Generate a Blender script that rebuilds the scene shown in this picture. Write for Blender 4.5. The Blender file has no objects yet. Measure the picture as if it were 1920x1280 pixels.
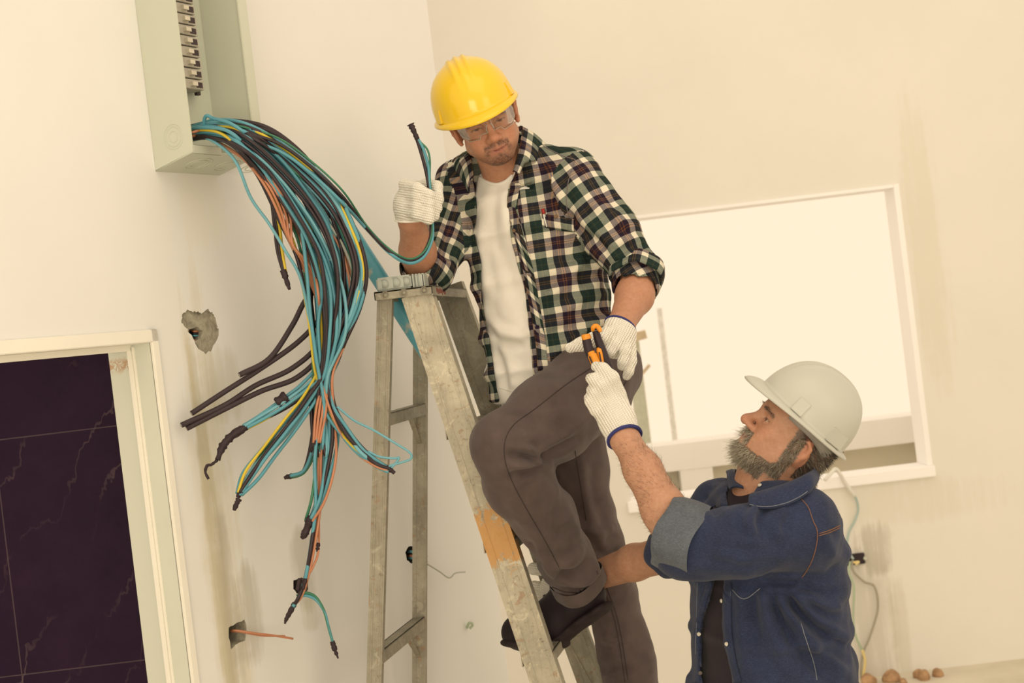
import bpy, bmesh, math, random
import numpy as np
from mathutils import Vector, Matrix
random.seed(7)
SC = bpy.context.scene
COL = SC.collection

# ---------------------------------------------------------------- camera, light, exposure
F = 2667.0                       # focal length in pixels of a 1920 px wide frame (50 mm on 36 mm)
TH = math.radians(6.9)           # the camera is rolled
CS, SN = math.cos(TH), math.sin(TH)
CAM = np.array([0.0, 0.0, 1.85])
RGT = np.array([CS, 0.0, -SN]); UPV = np.array([SN, 0.0, CS]); FWD = np.array([0.0, 1.0, 0.0])

def P(px, py, d):
    """point seen at pixel (px,py) at distance d in front of the camera"""
    return CAM + d*((px-960)/F*RGT - (py-640)/F*UPV + FWD)

def proj(v):
    r = np.asarray(v) - CAM
    d = r @ FWD
    return 960 + F*(r@RGT)/d, 640 - F*(r@UPV)/d, d

cam = bpy.data.cameras.new('camera'); camo = bpy.data.objects.new('camera', cam); COL.objects.link(camo)
cam.sensor_width = 36.0; cam.lens = F*36/1920; cam.clip_start = 0.05; cam.clip_end = 200
camo.matrix_world = Matrix(((RGT[0], UPV[0], 0, CAM[0]), (RGT[1], UPV[1], -1, CAM[1]), (RGT[2], UPV[2], 0, CAM[2]), (0, 0, 0, 1)))
cam.dof.use_dof = True; cam.dof.focus_distance = 3.5; cam.dof.aperture_fstop = 5.0
SC.camera = camo
SC.view_settings.view_transform = 'Standard'; SC.view_settings.look = 'None'
SC.view_settings.gamma = 1.0; SC.view_settings.exposure = 0.0; SC.view_settings.use_curve_mapping = False
SC.cycles.max_bounces = 6; SC.cycles.use_denoising = True

WARM = (1.0, 0.835, 0.62)
world = bpy.data.worlds.new('sky'); SC.world = world; world.use_nodes = True
bg = world.node_tree.nodes['Background']; bg.inputs[0].default_value = (1.0, 0.815, 0.60, 1); bg.inputs[1].default_value = 1.08

def area(name, loc, target, size, power, color=WARM, sy=None):
    l = bpy.data.lights.new(name, 'AREA'); l.energy = power; l.color = color
    l.shape = 'RECTANGLE'; l.size = size; l.size_y = sy or size
    o = bpy.data.objects.new(name, l); COL.objects.link(o); o.location = loc
    o.rotation_euler = (Vector(target)-Vector(loc)).to_track_quat('-Z', 'Y').to_euler()
    return o
area('overhead_fill', (0.9, 1.6, 4.4), (0.8, 4.8, 1.3), 2.6, 24)  # added overhead fill
area('side_fill', (3.2, -0.4, 2.5), (0.4, 3.8, 1.5), 1.8, 22)  # added unseen fill from the right, separate from the window opening
area('front_fill', (-0.7, -2.4, 1.5), (0.35, 3.8, 1.45), 2.2, 92)  # added front fill behind the camera; no doorway stands there
# ---------------------------------------------------------------- materials
def lin(c):
    c = c/255.0
    return c/12.92 if c <= 0.04045 else ((c+0.055)/1.055)**2.4
def rgb(r, g, b): return (lin(r), lin(g), lin(b), 1.0)

class NT:
    """small helper around a node tree"""
    def __init__(s, name, rough=0.7, spec=0.3, metal=0.0):
        s.m = bpy.data.materials.new(name); s.m.use_nodes = True
        s.t = s.m.node_tree; s.b = s.t.nodes['Principled BSDF']
        s.b.inputs['Roughness'].default_value = rough
        s.b.inputs['Specular IOR Level'].default_value = spec
        s.b.inputs['Metallic'].default_value = metal
    def n(s, typ, **kw):
        nd = s.t.nodes.new(typ)
        for k, v in kw.items():
            if k.startswith('_'): setattr(nd, k[1:], v)
            else: nd.inputs[k.replace('__', ' ')].default_value = v
        return nd
    def l(s, a, b): s.t.links.new(a, b)
    def coord(s, kind='Object', scale=(1, 1, 1), rot=(0, 0, 0)):
        tc = s.n('ShaderNodeTexCoord'); mp = s.n('ShaderNodeMapping')
        mp.inputs['Scale'].default_value = scale; mp.inputs['Rotation'].default_value = rot
        s.l(tc.outputs[kind], mp.inputs[0]); return mp.outputs[0]
    def noise(s, vec, scale, detail=4, rough=0.6, dist=0.0):
        nd = s.n('ShaderNodeTexNoise', Scale=scale, Detail=detail, Roughness=rough, Distortion=dist)
        s.l(vec, nd.inputs['Vector']); return nd.outputs['Fac']
    def ramp(s, fac, stops, interp='LINEAR'):
        r = s.n('ShaderNodeValToRGB'); r.color_ramp.interpolation = interp
        el = r.color_ramp.elements
        while len(el) < len(stops): el.new(0.5)
        for e, (p, c) in zip(el, stops):
            e.position = p; e.color = c if len(c) == 4 else (*c, 1)
        s.l(fac, r.inputs[0]); return r.outputs[0]
    def mix(s, fac, a, b, mode='MIX'):
        m = s.n('ShaderNodeMix', _data_type='RGBA', _blend_type=mode)
        if isinstance(fac, (int, float)): m.inputs[0].default_value = fac
        else: s.l(fac, m.inputs[0])
        for i, v in ((6, a), (7, b)):
            if isinstance(v, tuple): m.inputs[i].default_value = v
            else: s.l(v, m.inputs[i])
        return m.outputs[2]
    def math(s, op, a, b=None, c=None):
        m = s.n('ShaderNodeMath', _operation=op)
        for i, v in enumerate((a, b, c)):
            if v is None: continue
            if isinstance(v, (int, float)): m.inputs[i].default_value = v
            else: s.l(v, m.inputs[i])
        return m.outputs[0]
    def bump(s, h, strength=0.3, dist=0.01, normal=None):
        b = s.n('ShaderNodeBump', Strength=strength, Distance=dist)
        s.l(h, b.inputs['Height'])
        if normal: s.l(normal, b.inputs['Normal'])
        s.l(b.outputs[0], s.b.inputs['Normal']); return b.outputs[0]
    def base(s, c):
        if isinstance(c, tuple): s.b.inputs['Base Color'].default_value = c
        else: s.l(c, s.b.inputs['Base Color'])

def plain(name, c, rough=0.6, spec=0.3, metal=0.0, var=0.12, scale=30.0, bump=0.0, bscale=200.0):
    t = NT(name, rough, spec, metal)
    v = t.coord()
    n = t.noise(v, scale)
    lo = tuple(x*(1-var) for x in c[:3])+(1,); hi = tuple(min(1, x*(1+var)) for x in c[:3])+(1,)
    t.base(t.ramp(n, [(0.3, lo), (0.7, hi)]))
    if bump: t.bump(t.noise(v, bscale, 3), bump, 0.002)
    return t.m

# ---------------------------------------------------------------- objects
def setp(o, label=None, cat=None, group=None, kind=None):
    if label: o['label'] = label
    if cat: o['category'] = cat
    if group: o['group'] = group
    if kind: o['kind'] = kind
    return o

def world_off(o):
    off = np.zeros(3)
    while o is not None: off = off+np.array(o.location); o = o.parent
    return off

def mesh_obj(name, V, Fc, m, parent=None, smooth=True):
    """V (n,3) world positions, Fc list/array of faces"""
    me = bpy.data.meshes.new(name)
    V = np.asarray(V, dtype=np.float64)
    off = np.zeros(3)
    off = world_off(parent)
    V = V-off
    if isinstance(Fc, np.ndarray) and Fc.ndim == 2:
        k = Fc.shape[1]
        me.vertices.add(len(V)); me.vertices.foreach_set('co', V.astype(np.float32).ravel())
        me.loops.add(Fc.size); me.loops.foreach_set('vertex_index', Fc.astype(np.int32).ravel())
        me.polygons.add(len(Fc)); me.polygons.foreach_set('loop_start', np.arange(0, Fc.size, k, dtype=np.int32))
        me.polygons.foreach_set('loop_total', np.full(len(Fc), k, dtype=np.int32))
        me.update(calc_edges=True); me.validate()
    else:
        me.from_pydata(V.tolist(), [], [list(map(int, f)) for f in Fc]); me.update()
    if smooth: me.polygons.foreach_set('use_smooth', np.ones(len(me.polygons), dtype=bool))
    if m is not None: me.materials.append(m)
    o = bpy.data.objects.new(name, me); COL.objects.link(o)
    if parent is not None: o.parent = parent
    return o

def empty(name, loc, label=None, cat=None, group=None):
    o = bpy.data.objects.new(name, None); COL.objects.link(o); o.location = tuple(loc)
    o.empty_display_size = 0.05
    o.matrix_world = Matrix.Translation(tuple(loc))
    return setp(o, label, cat, group)

class MB:
    """collects primitive shapes into one mesh"""
    def __init__(s): s.V = []; s.F = []; s.n = 0
    def add(s, V, Fc):
        s.V.append(np.asarray(V, float)); s.F += [[i+s.n for i in f] for f in Fc]; s.n += len(V); return s
    def hexa(s, c8):
        """8 corners: bottom ring 0-3, top ring 4-7"""
        return s.add(c8, [(3, 2, 1, 0), (4, 5, 6, 7), (0, 1, 5, 4), (1, 2, 6, 5), (2, 3, 7, 6), (3, 0, 4, 7)])
    def box(s, o, ax, ay, az):
        """corner o and three edge vectors"""
        o, ax, ay, az = (np.asarray(q, float) for q in (o, ax, ay, az))
        return s.hexa([o, o+ax, o+ax+ay, o+ay, o+az, o+ax+az, o+ax+ay+az, o+ay+az])
    def bar(s, a, b, u, wu, wv):
        """rectangular bar from a to b, width wu along u, wv across"""
        a, b, u = (np.asarray(q, float) for q in (a, b, u))
        d = (b-a)/np.linalg.norm(b-a); u = u-d*(u@d); u /= np.linalg.norm(u); v = np.cross(d, u)
        c = [a-u*wu/2-v*wv/2, a+u*wu/2-v*wv/2, a+u*wu/2+v*wv/2, a-u*wu/2+v*wv/2]
        return s.hexa(c+[q+(b-a) for q in c])
    def disc(s, c, nrm, r, h, seg=24, r2=None):
        c = np.asarray(c, float); nrm = np.asarray(nrm, float); nrm = nrm/np.linalg.norm(nrm)
        u = np.cross(nrm, [0, 0, 1.0]);
        if np.linalg.norm(u) < 1e-3: u = np.array([1.0, 0, 0])
        u /= np.linalg.norm(u); v = np.cross(nrm, u)
        r2 = r if r2 is None else r2
        A = [c+r*(math.cos(t)*u+math.sin(t)*v) for t in np.linspace(0, 2*math.pi, seg, endpoint=False)]
        B = [c+nrm*h+r2*(math.cos(t)*u+math.sin(t)*v) for t in np.linspace(0, 2*math.pi, seg, endpoint=False)]
        fs = [(i, (i+1) % seg, seg+(i+1) % seg, seg+i) for i in range(seg)]
        fs += [tuple(range(seg-1, -1, -1)), tuple(range(seg, 2*seg))]
        return s.add(A+B, fs)
    def ring(s, c, nrm, R, r, seg=32, k=6):
        c = np.asarray(c, float); nrm = np.asarray(nrm, float); nrm = nrm/np.linalg.norm(nrm)
        u = np.cross(nrm, [0.1, 0.2, 1.0]); u /= np.linalg.norm(u); v = np.cross(nrm, u)
        pts = [c+R*(math.cos(t)*u+math.sin(t)*v) for t in np.linspace(0, 2*math.pi, seg, endpoint=False)]
        return s.tube(pts, r, k, closed=True)
    def tube(s, pts, r, k=8, closed=False, cap=True):
        V, Fc = tube_geo(pts, r, k, closed, cap); return s.add(V, Fc)
    def build(s, name, m, parent=None, smooth=False, bevel=0.0):
        o = mesh_obj(name, np.vstack(s.V), s.F, m, parent, smooth)
        if bevel:
            bm = bmesh.new(); bm.from_mesh(o.data)
            bmesh.ops.bevel(bm, geom=[e for e in bm.edges if len(e.link_faces) == 2 and e.calc_face_angle(0) > 0.5], offset=bevel, segments=2, affect='EDGES')
            bm.to_mesh(o.data); bm.free()
        return o

def tube_geo(pts, r, k=8, closed=False, cap=True):
    pts = np.asarray(pts, float); n = len(pts)
    r = np.full(n, r) if np.isscalar(r) else np.asarray(r, float)
    T = np.gradient(pts, axis=0)
    if closed: T = np.roll(pts, -1, 0)-np.roll(pts, 1, 0)
    T /= np.linalg.norm(T, axis=1)[:, None]+1e-12
    u = np.cross(T[0], [0.3, 0.2, 1.0]); u /= np.linalg.norm(u)
    V = []
    for i in range(n):
        u = u-T[i]*(u@T[i]); u /= np.linalg.norm(u)+1e-12; v = np.cross(T[i], u)
        for j in range(k):
            a = 2*math.pi*j/k; V.append(pts[i]+r[i]*(math.cos(a)*u+math.sin(a)*v))
    Fc = []
    for i in range(n if closed else n-1):
        i2 = (i+1) % n
        for j in range(k):
            j2 = (j+1) % k; Fc.append((i*k+j, i*k+j2, i2*k+j2, i2*k+j))
    if cap and not closed:
        Fc.append(tuple(range(k-1, -1, -1))); Fc.append(tuple((n-1)*k+j for j in range(k)))
    return V, Fc

def spline(ctrl, per=8):
    """Catmull-Rom through the control points"""
    c = np.asarray(ctrl, float); c = np.vstack([2*c[0]-c[1], c, 2*c[-1]-c[-2]])
    out = []
    for i in range(1, len(c)-2):
        for t in np.linspace(0, 1, per, endpoint=False):
            a, b, d, e = c[i-1], c[i], c[i+1], c[i+2]
            out.append(0.5*((2*b)+(-a+d)*t+(2*a-5*b+4*d-e)*t*t+(-a+3*b-3*d+e)*t**3))
    out.append(c[-2]); return np.array(out)

# ---------------------------------------------------------------- implicit surfaces (for bodies, gloves, cloth)
def vnorm(a): a = np.asarray(a, float); return a/np.linalg.norm(a)

class Field:
    """smooth unions of tapered limbs and ellipsoids, meshed by surface nets"""
    def __init__(s): s.pr = []
    def cone(s, a, b, ra, rb, k=0.02, flat=None, op='+', sx=1.0):
        """tapered capsule; flat = axis along which the section is scaled by sx"""
        s.pr.append(('cone', np.asarray(a, float), np.asarray(b, float), ra, rb, k, None if flat is None else vnorm(flat), op, sx)); return s
    def chain(s, pts, rs, k=0.02, op='+', flat=None, sx=1.0):
        for i in range(len(pts)-1): s.cone(pts[i], pts[i+1], rs[i], rs[i+1], k, flat, op, sx)
        return s
    def ell(s, c, axes, radii, k=0.02, op='+'):
        """ellipsoid: axes = 3x3 rows"""
        s.pr.append(('ell', np.asarray(c, float), np.asarray(axes, float), np.asarray(radii, float), k, op)); return s
    def loft(s, c0, c1, S0, S1, F0, F1, ab0, ab1, k=0.02, pw=2.3, op='+'):
        """slab of torso between two elliptic sections (side axes S, front axes F)"""
        s.pr.append(('loft', *[np.asarray(q, float) for q in (c0, c1, S0, S1, F0, F1, ab0, ab1)], k, pw, op)); return s
    def poly(s, fn, lo, hi, k=0.004, op='-'):
        s.pr.append(('fn', fn, np.asarray(lo, float), np.asarray(hi, float), k, op)); return s

    def _bb(s, p):
        if p[0] == 'cone':
            r = max(p[3], p[4])*max(1, p[8]); return np.minimum(p[1], p[2])-r, np.maximum(p[1], p[2])+r
        if p[0] == 'ell':
            r = np.sqrt(((p[2]*p[3][:, None])**2).sum(0)); return p[1]-r, p[1]+r
        if p[0] == 'loft':
            r = max(p[7].max(), p[8].max())*1.15; return np.minimum(p[1], p[2])-r, np.maximum(p[1], p[2])+r
        return p[2], p[3]
    def _ev(s, p, Q):
        if p[0] == 'cone':
            _, a, b, ra, rb, k, fl, op, sx = p
            ab = b-a; t = np.clip(((Q-a)@ab)/(ab@ab+1e-12), 0, 1)
            D = Q-a-t[:, None]*ab
            if fl is not None:
                q = D@fl; D = D+((q/sx-q)[:, None])*fl
            return np.sqrt((D*D).sum(1))-(ra+(rb-ra)*t)
        if p[0] == 'ell':
            _, c, A, R, k, op = p
            L = (Q-c)@A.T; q = np.sqrt(((L/R)**2).sum(1)); g = np.sqrt(((L/(R*R))**2).sum(1))+1e-9
            return q*(q-1)/g
        if p[0] == 'loft':
            _, c0, c1, S0, S1, F0, F1, a0, a1, k, pw, op = p
            ax = c1-c0; L = np.linalg.norm(ax); ax = ax/L
            h = (Q-c0)@ax/L; t = np.clip(h, 0, 1)
            D = Q-c0-t[:, None]*(c1-c0)
            S = S0+(S1-S0)*t[:, None]; Fv = F0+(F1-F0)*t[:, None]
            x = np.abs((D*S).sum(1)); y = np.abs((D*Fv).sum(1))
            a = a0[0]+(a1[0]-a0[0])*t; b = a0[1]+(a1[1]-a0[1])*t
            q = ((x/a)**pw+(y/b)**pw)**(1/pw)
            dz = np.abs(h-t)*L
            dd = (q-1)*np.minimum(a, b)
            return np.where(dz > 0, np.sqrt(np.maximum(dd, 0)**2+dz*dz)+np.minimum(dd, 0)*0, dd)
        return p[1](Q)
    def mesh(s, h, disp=None, smooth=1, pad=0.02):
        lo = np.min([s._bb(p)[0] for p in s.pr if p[-2 if p[0] == 'cone' else -1] == '+'], axis=0)-pad
        hi = np.max([s._bb(p)[1] for p in s.pr if p[-2 if p[0] == 'cone' else -1] == '+'], axis=0)+pad
        n = np.ceil((hi-lo)/h).astype(int)+1
        f = np.full(n, 1.0, np.float32)
        gx = [lo[i]+h*np.arange(n[i]) for i in range(3)]
        for p in s.pr:
            op = p[7] if p[0] == 'cone' else p[-1]
            k = {'cone': lambda: p[5], 'ell': lambda: p[4], 'loft': lambda: p[9], 'fn': lambda: p[4]}[p[0]]()
            b0, b1 = s._bb(p); m = k+3*h
            i0 = np.clip(np.floor((b0-m-lo)/h).astype(int), 0, n); i1 = np.clip(np.ceil((b1+m-lo)/h).astype(int)+1, 0, n)
            if (i1 <= i0).any(): continue
            sl = tuple(slice(i0[i], i1[i]) for i in range(3))
            X, Y, Z = np.meshgrid(gx[0][sl[0]], gx[1][sl[1]], gx[2][sl[2]], indexing='ij')
            Q = np.stack([X.ravel(), Y.ravel(), Z.ravel()], 1)
            d = s._ev(p, Q).reshape(X.shape).astype(np.float32)
            g = f[sl]
            if op == '+':
                e = np.clip(k-np.abs(g-d), 0, None)/max(k, 1e-9)
                f[sl] = np.minimum(g, d)-e*e*k*0.25
            else:
                e = np.clip(k-np.abs(g+d), 0, None)/max(k, 1e-9)
                f[sl] = np.maximum(g, -d)+e*e*k*0.25
        if disp is not None:
            msk = np.abs(f) < max(0.03, 4*h)
            I = np.argwhere(msk); Q = lo+h*I
            f[msk] += disp(Q).astype(np.float32)
        return surface_nets(f, lo, h, smooth)

def surface_nets(f, lo, h, smooth=1):
    s = f < 0
    nx, ny, nz = f.shape
    corners = [(0, 0, 0), (1, 0, 0), (0, 1, 0), (1, 1, 0), (0, 0, 1), (1, 0, 1), (0, 1, 1), (1, 1, 1)]
    cnt = np.zeros((nx-1, ny-1, nz-1), np.int8)
    for c in corners: cnt += s[c[0]:nx-1+c[0], c[1]:ny-1+c[1], c[2]:nz-1+c[2]]
    act = (cnt > 0) & (cnt < 8)
    I = np.argwhere(act); idx = np.full(act.shape, -1, np.int64); idx[act] = np.arange(len(I))
    val = np.stack([f[I[:, 0]+c[0], I[:, 1]+c[1], I[:, 2]+c[2]] for c in corners], 1).astype(np.float64)
    acc = np.zeros((len(I), 3)); num = np.zeros(len(I))
    cc = np.array(corners, float)
    for a in range(8):
        for b in range(a+1, 8):
            if np.abs(cc[a]-cc[b]).sum() != 1: continue
            x = (val[:, a] < 0) != (val[:, b] < 0)
            t = val[:, a]/(val[:, a]-val[:, b]+1e-20)
            pt = cc[a]+(cc[b]-cc[a])*t[:, None]
            acc[x] += pt[x]; num[x] += 1
    V = lo+h*(I+acc/num[:, None])
    Fs = []
    for ax in range(3):
        o1, o2 = (ax+1) % 3, (ax+2) % 3
        sa = [slice(1, -1)]*3; sa[ax] = slice(0, -1); sb = list(sa); sb[ax] = slice(1, None)
        # edges whose four neighbour cells exist
        A = s[tuple(sa)]; B = s[tuple(sb)]
        E = np.argwhere(A != B)
        inside = A[tuple(E.T)]
        E = E.copy(); E[:, o1] += 1; E[:, o2] += 1
        def cell(d1, d2):
            q = E.copy(); q[:, o1] += d1; q[:, o2] += d2; return idx[q[:, 0], q[:, 1], q[:, 2]]
        q = np.stack([cell(-1, -1), cell(0, -1), cell(0, 0), cell(-1, 0)], 1)
        q[~inside] = q[~inside][:, ::-1]
        Fs.append(q)
    Fc = np.vstack(Fs); Fc = Fc[(Fc >= 0).all(1)]
    for _ in range(smooth): V = lap(V, Fc, 0.5)
    return V, Fc

def lap(V, Fc, w):
    acc = np.zeros_like(V); n = np.zeros(len(V))
    k = Fc.shape[1]
    for j in range(k):
        a, b = Fc[:, j], Fc[:, (j+1) % k]
        for c in range(3):
            acc[:, c] += np.bincount(a, V[b, c], len(V))+np.bincount(b, V[a, c], len(V))
        n += np.bincount(a, minlength=len(V))+np.bincount(b, minlength=len(V))
    return V+w*(acc/np.maximum(n, 1)[:, None]-V)

def vnormals(V, Fc):
    fn = np.cross(V[Fc[:, 2]]-V[Fc[:, 0]], V[Fc[:, 3]]-V[Fc[:, 1]])
    N = np.zeros_like(V)
    for j in range(4):
        for c in range(3): N[:, c] += np.bincount(Fc[:, j], fn[:, c], len(V))
    return N/(np.linalg.norm(N, axis=1)[:, None]+1e-12)

def polydist(px, py, line):
    """distance of projected points to a pixel polyline, and the parameter along it"""
    best = np.full(len(px), 1e9); tt = np.zeros(len(px)); n = len(line)-1
    for i in range(n):
        ax, ay = line[i]; bx, by = line[i+1]
        dx, dy = bx-ax, by-ay; L = dx*dx+dy*dy+1e-9
        t = np.clip(((px-ax)*dx+(py-ay)*dy)/L, 0, 1)
        d = np.hypot(px-ax-t*dx, py-ay-t*dy)
        w = d < best; best[w] = d[w]; tt[w] = (i+t[w])/n
    return best, tt

def folds(V, Fc, strokes, maxd=None):
    """press folds and creases into cloth along strokes seen from the front: (line, width px, height m)"""
    N = vnormals(V, Fc); R = V-CAM; d = R@FWD
    px = 960+F*(R@RGT)/d; py = 640-F*(R@UPV)/d
    fr = np.clip(-(N*(R/np.linalg.norm(R, axis=1)[:, None])).sum(1)*2.5, 0, 1)
    out = np.zeros(len(V))
    for st in strokes:
        line, w, hgt = st[0], st[1], st[2]
        l = spline([(x, y, 0) for x, y in line], 6)[:, :2] if len(line) > 2 else np.array(line, float)
        x0, y0 = l.min(0)-3*w; x1, y1 = l.max(0)+3*w
        s = (px > x0) & (px < x1) & (py > y0) & (py < y1) & (fr > 0)
        if maxd is not None: s &= d < maxd
        if len(st) > 3: s &= d < st[3]
        if not s.any(): continue
        q, t = polydist(px[s], py[s], l)
        prof = np.exp(-(q/w)**2)-0.35*np.exp(-((q-2.0*w)/w)**2)
        out[s] += hgt*prof*fr[s]*np.clip(np.minimum(t, 1-t)*6+0.25, 0, 1)
    return V+N*out[:, None]

def sinnoise(seed, freq, n=10, aniso=None):
    r = np.random.RandomState(seed)
    K = r.normal(size=(n, 3)); K /= np.linalg.norm(K, axis=1)[:, None]; K *= freq*(0.6+0.8*r.rand(n))[:, None]
    if aniso is not None: K = K*np.asarray(aniso)
    ph = r.rand(n)*6.28
    return lambda Q: np.sin(Q@K.T+ph).sum(1)/math.sqrt(n)

def attr_color(o, C, name='tint'):
    a = o.data.color_attributes.new(name, 'FLOAT_COLOR', 'POINT')
    C = np.hstack([np.asarray(C, np.float32), np.ones((len(C), 1), np.float32)]) if np.asarray(C).shape[1] == 3 else np.asarray(C, np.float32)
    a.data.foreach_set('color', C.ravel())

def attr_uv(o, UV):
    """UV per loop"""
    l = o.data.uv_layers.new(name='cloth'); l.data.foreach_set('uv', np.asarray(UV, np.float32).ravel())

def caster(*objs):
    """ray caster onto finished meshes; returns hit(px,py) -> (point, normal)"""
    from mathutils.bvhtree import BVHTree
    trees = []
    for o in objs:
        M = Matrix.Translation(tuple(world_off(o)))
        vs = [M @ v.co for v in o.data.vertices]; trees.append(BVHTree.FromPolygons(vs, [p.vertices[:] for p in o.data.polygons]))
    def hit(px, py):
        dr = vnorm(P(px, py, 1.0)-CAM); best = None
        for t in trees:
            loc, nr, i, ds = t.ray_cast(Vector(CAM), Vector(dr))
            if loc is not None and (best is None or ds < best[2]): best = (np.array(loc), np.array(nr), ds)
        return best
    return hit

def seam(hit, line, r=0.0012, lift=0.0008, step=6.0, dash=None):
    """thread laid along a line on a finished garment; returns a list of tubes"""
    l = spline([(x, y, 0) for x, y in line], 12)[:, :2]
    L = np.concatenate([[0], np.cumsum(np.hypot(*np.diff(l, axis=0).T))])
    t = np.arange(0, L[-1], step); xs = np.interp(t, L, l[:, 0]); ys = np.interp(t, L, l[:, 1])
    runs = []; cur = []
    for x, y in zip(xs, ys):
        h = hit(x, y)
        if h is None or (cur and np.linalg.norm(h[0]-cur[-1]) > 0.05):
            if len(cur) > 2: runs.append(cur)
            cur = []
            if h is None: continue
        cur.append(h[0]+h[1]*lift)
    if len(cur) > 2: runs.append(cur)
    return runs
# ================================================================ the setting
from mathutils.geometry import tessellate_polygon
WA = math.radians(30)
Wd = np.array([math.sin(WA), math.cos(WA), 0]); Wn = np.array([math.cos(WA), -math.sin(WA), 0]); Zv = np.array([0, 0, 1.0])
WC = P(335, 640, 3.45); WC[2] = 0
def wall(s, n, z): return WC+s*Wd+n*Wn+z*Zv
def onwall(px, py, n=0.0):
    """(s, z) of the side wall's plane (n metres out of it) at a pixel"""
    dr = P(px, py, 1.0)-CAM; t = ((WC+n*Wn-CAM)@Wn)/(dr@Wn); q = CAM+t*dr
    return (q-WC)@Wd, q[2]
YB = 7.0
def onback(px, py, y=YB):
    q = P(px, py, y); return q[0], q[2]

def holed(name, to3, outer, holes, mats, parent=None, thick=0.0):
    """wall face with openings; holes = list of (loop, depth, material index, centre material)"""
    loops = [outer]+[h[0] for h in holes]
    V = [p for l in loops for p in l]
    tris = tessellate_polygon([[Vector((p[0], p[1], 0)) for p in l] for l in loops])
    Vs = [to3(p[0], 0.0, p[1]) for p in V]; UV = [tuple(p) for p in V]; Fc = []; mi = []
    ref = np.cross(to3(1, 0, 0)-to3(0, 0, 0), to3(0, 0, 1)-to3(0, 0, 0))
    out = to3(0, 1, 0)-to3(0, 0, 0)
    for t in tris:
        a, b, c = (np.array(V[i]) for i in t)
        cr = (b[0]-a[0])*(c[1]-a[1])-(b[1]-a[1])*(c[0]-a[0])
        good = (cr > 0) == ((ref@out) > 0)
        Fc.append(tuple(t) if good else tuple(t)[::-1]); mi.append(0)
    base = len(outer)
    for loop, dep, m1, m2 in holes:
        n = len(loop); o = len(Vs)
        for p in loop: Vs.append(to3(p[0], -dep, p[1])); UV.append(tuple(p))
        for i in range(n):
            Fc.append((base+i, base+(i+1) % n, o+(i+1) % n, o+i)); mi.append(m1)
        if m2 is not None: Fc.append(tuple(range(o, o+n))); mi.append(m2)
        base += n
    o = mesh_obj(name, Vs, Fc, None, parent, smooth=False)
    for m in mats: o.data.materials.append(m)
    o.data.polygons.foreach_set('material_index', mi)
    l = o.data.uv_layers.new(name='wall')
    for lp in o.data.loops: l.data[lp.index].uv = UV[lp.vertex_index]
    bm = bmesh.new(); bm.from_mesh(o.data)
    bmesh.ops.recalc_face_normals(bm, faces=bm.faces) if not outer else None
    bm.to_mesh(o.data); bm.free()
    return o

def plaster(name, base, spots, hue=(0.97, 0.99, 0.93)):
    """painted plaster; spots = (u, v, half width, half height, strength) of bare cement and dirt, in wall metres"""
    t = NT(name, 0.85, 0.2)
    uv = t.n('ShaderNodeUVMap', _uv_map='wall').outputs[0]
    n1 = t.noise(uv, 1.6, 5, 0.55); n2 = t.noise(uv, 14, 5, 0.6)
    mp = t.n('ShaderNodeMapping'); mp.inputs['Scale'].default_value = (30, 1.6, 1); t.l(uv, mp.inputs[0])
    n3 = t.noise(mp.outputs[0], 1.0, 4, 0.6, 0.3)
    b = np.array(base)
    c = t.ramp(n1, [(0.3, tuple(b*0.97)), (0.7, tuple(np.minimum(1, b*1.02)))])
    c = t.mix(t.math('MULTIPLY', t.ramp(n2, [(0.5, (0, 0, 0)), (0.75, (1, 1, 1))]), 0.10), c, (b[0]*0.9, b[1]*0.92, b[2]*0.86, 1))
    sx = t.n('ShaderNodeSeparateXYZ'); t.l(uv, sx.inputs[0])
    for (u, v, wu, wv, st, col) in spots:
        du = t.math('DIVIDE', t.math('ABSOLUTE', t.math('SUBTRACT', sx.outputs[0], u)), wu)
        dv = t.math('DIVIDE', t.math('ABSOLUTE', t.math('SUBTRACT', sx.outputs[1], v)), wv)
        dd = t.math('ADD', t.math('POWER', du, 2.0), t.math('POWER', dv, 4.0))
        dd = t.math('ADD', dd, t.math('MULTIPLY', t.math('SUBTRACT', n3, 0.5), 2.6))
        dd = t.math('ADD', dd, t.math('MULTIPLY', t.math('SUBTRACT', n2, 0.5), 1.2))
        m = t.ramp(dd, [(0.15, (1, 1, 1)), (1.0, (0, 0, 0))])
        c = t.mix(t.math('MULTIPLY', m, st), c, col)
    t.base(c); t.bump(t.math('ADD', n2, t.math('MULTIPLY', n3, 0.6)), 0.10, 0.004)
    return t.m

CEM = (0.40, 0.375, 0.30, 1); CEMD = (0.30, 0.28, 0.23, 1); DIRT = (0.50, 0.47, 0.34, 1)
def cement_mat():
    t = NT('bare_cement', 0.95, 0.1); v = t.coord()
    n = t.noise(v, 40, 6, 0.7)
    t.base(t.ramp(n, [(0.3, (0.24, 0.225, 0.18)), (0.55, (0.40, 0.38, 0.30)), (0.75, (0.50, 0.47, 0.37))])); t.bump(n, 0.8, 0.012); return t.m
M_CEM = cement_mat()
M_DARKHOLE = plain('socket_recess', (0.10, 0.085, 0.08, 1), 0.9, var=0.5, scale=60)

def jag(pts, amp, seed, per=5):
    """closed irregular outline through pts"""
    r = np.random.RandomState(seed); c = np.array(pts, float); n = len(c); out = []
    for i in range(n):
        a, b = c[i], c[(i+1) % n]
        for t in np.linspace(0, 1, per, endpoint=False): out.append(tuple(a+(b-a)*t+(r.normal(size=2)*amp if t > 0 or amp > 0.002 else 0)))
    return out

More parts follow.
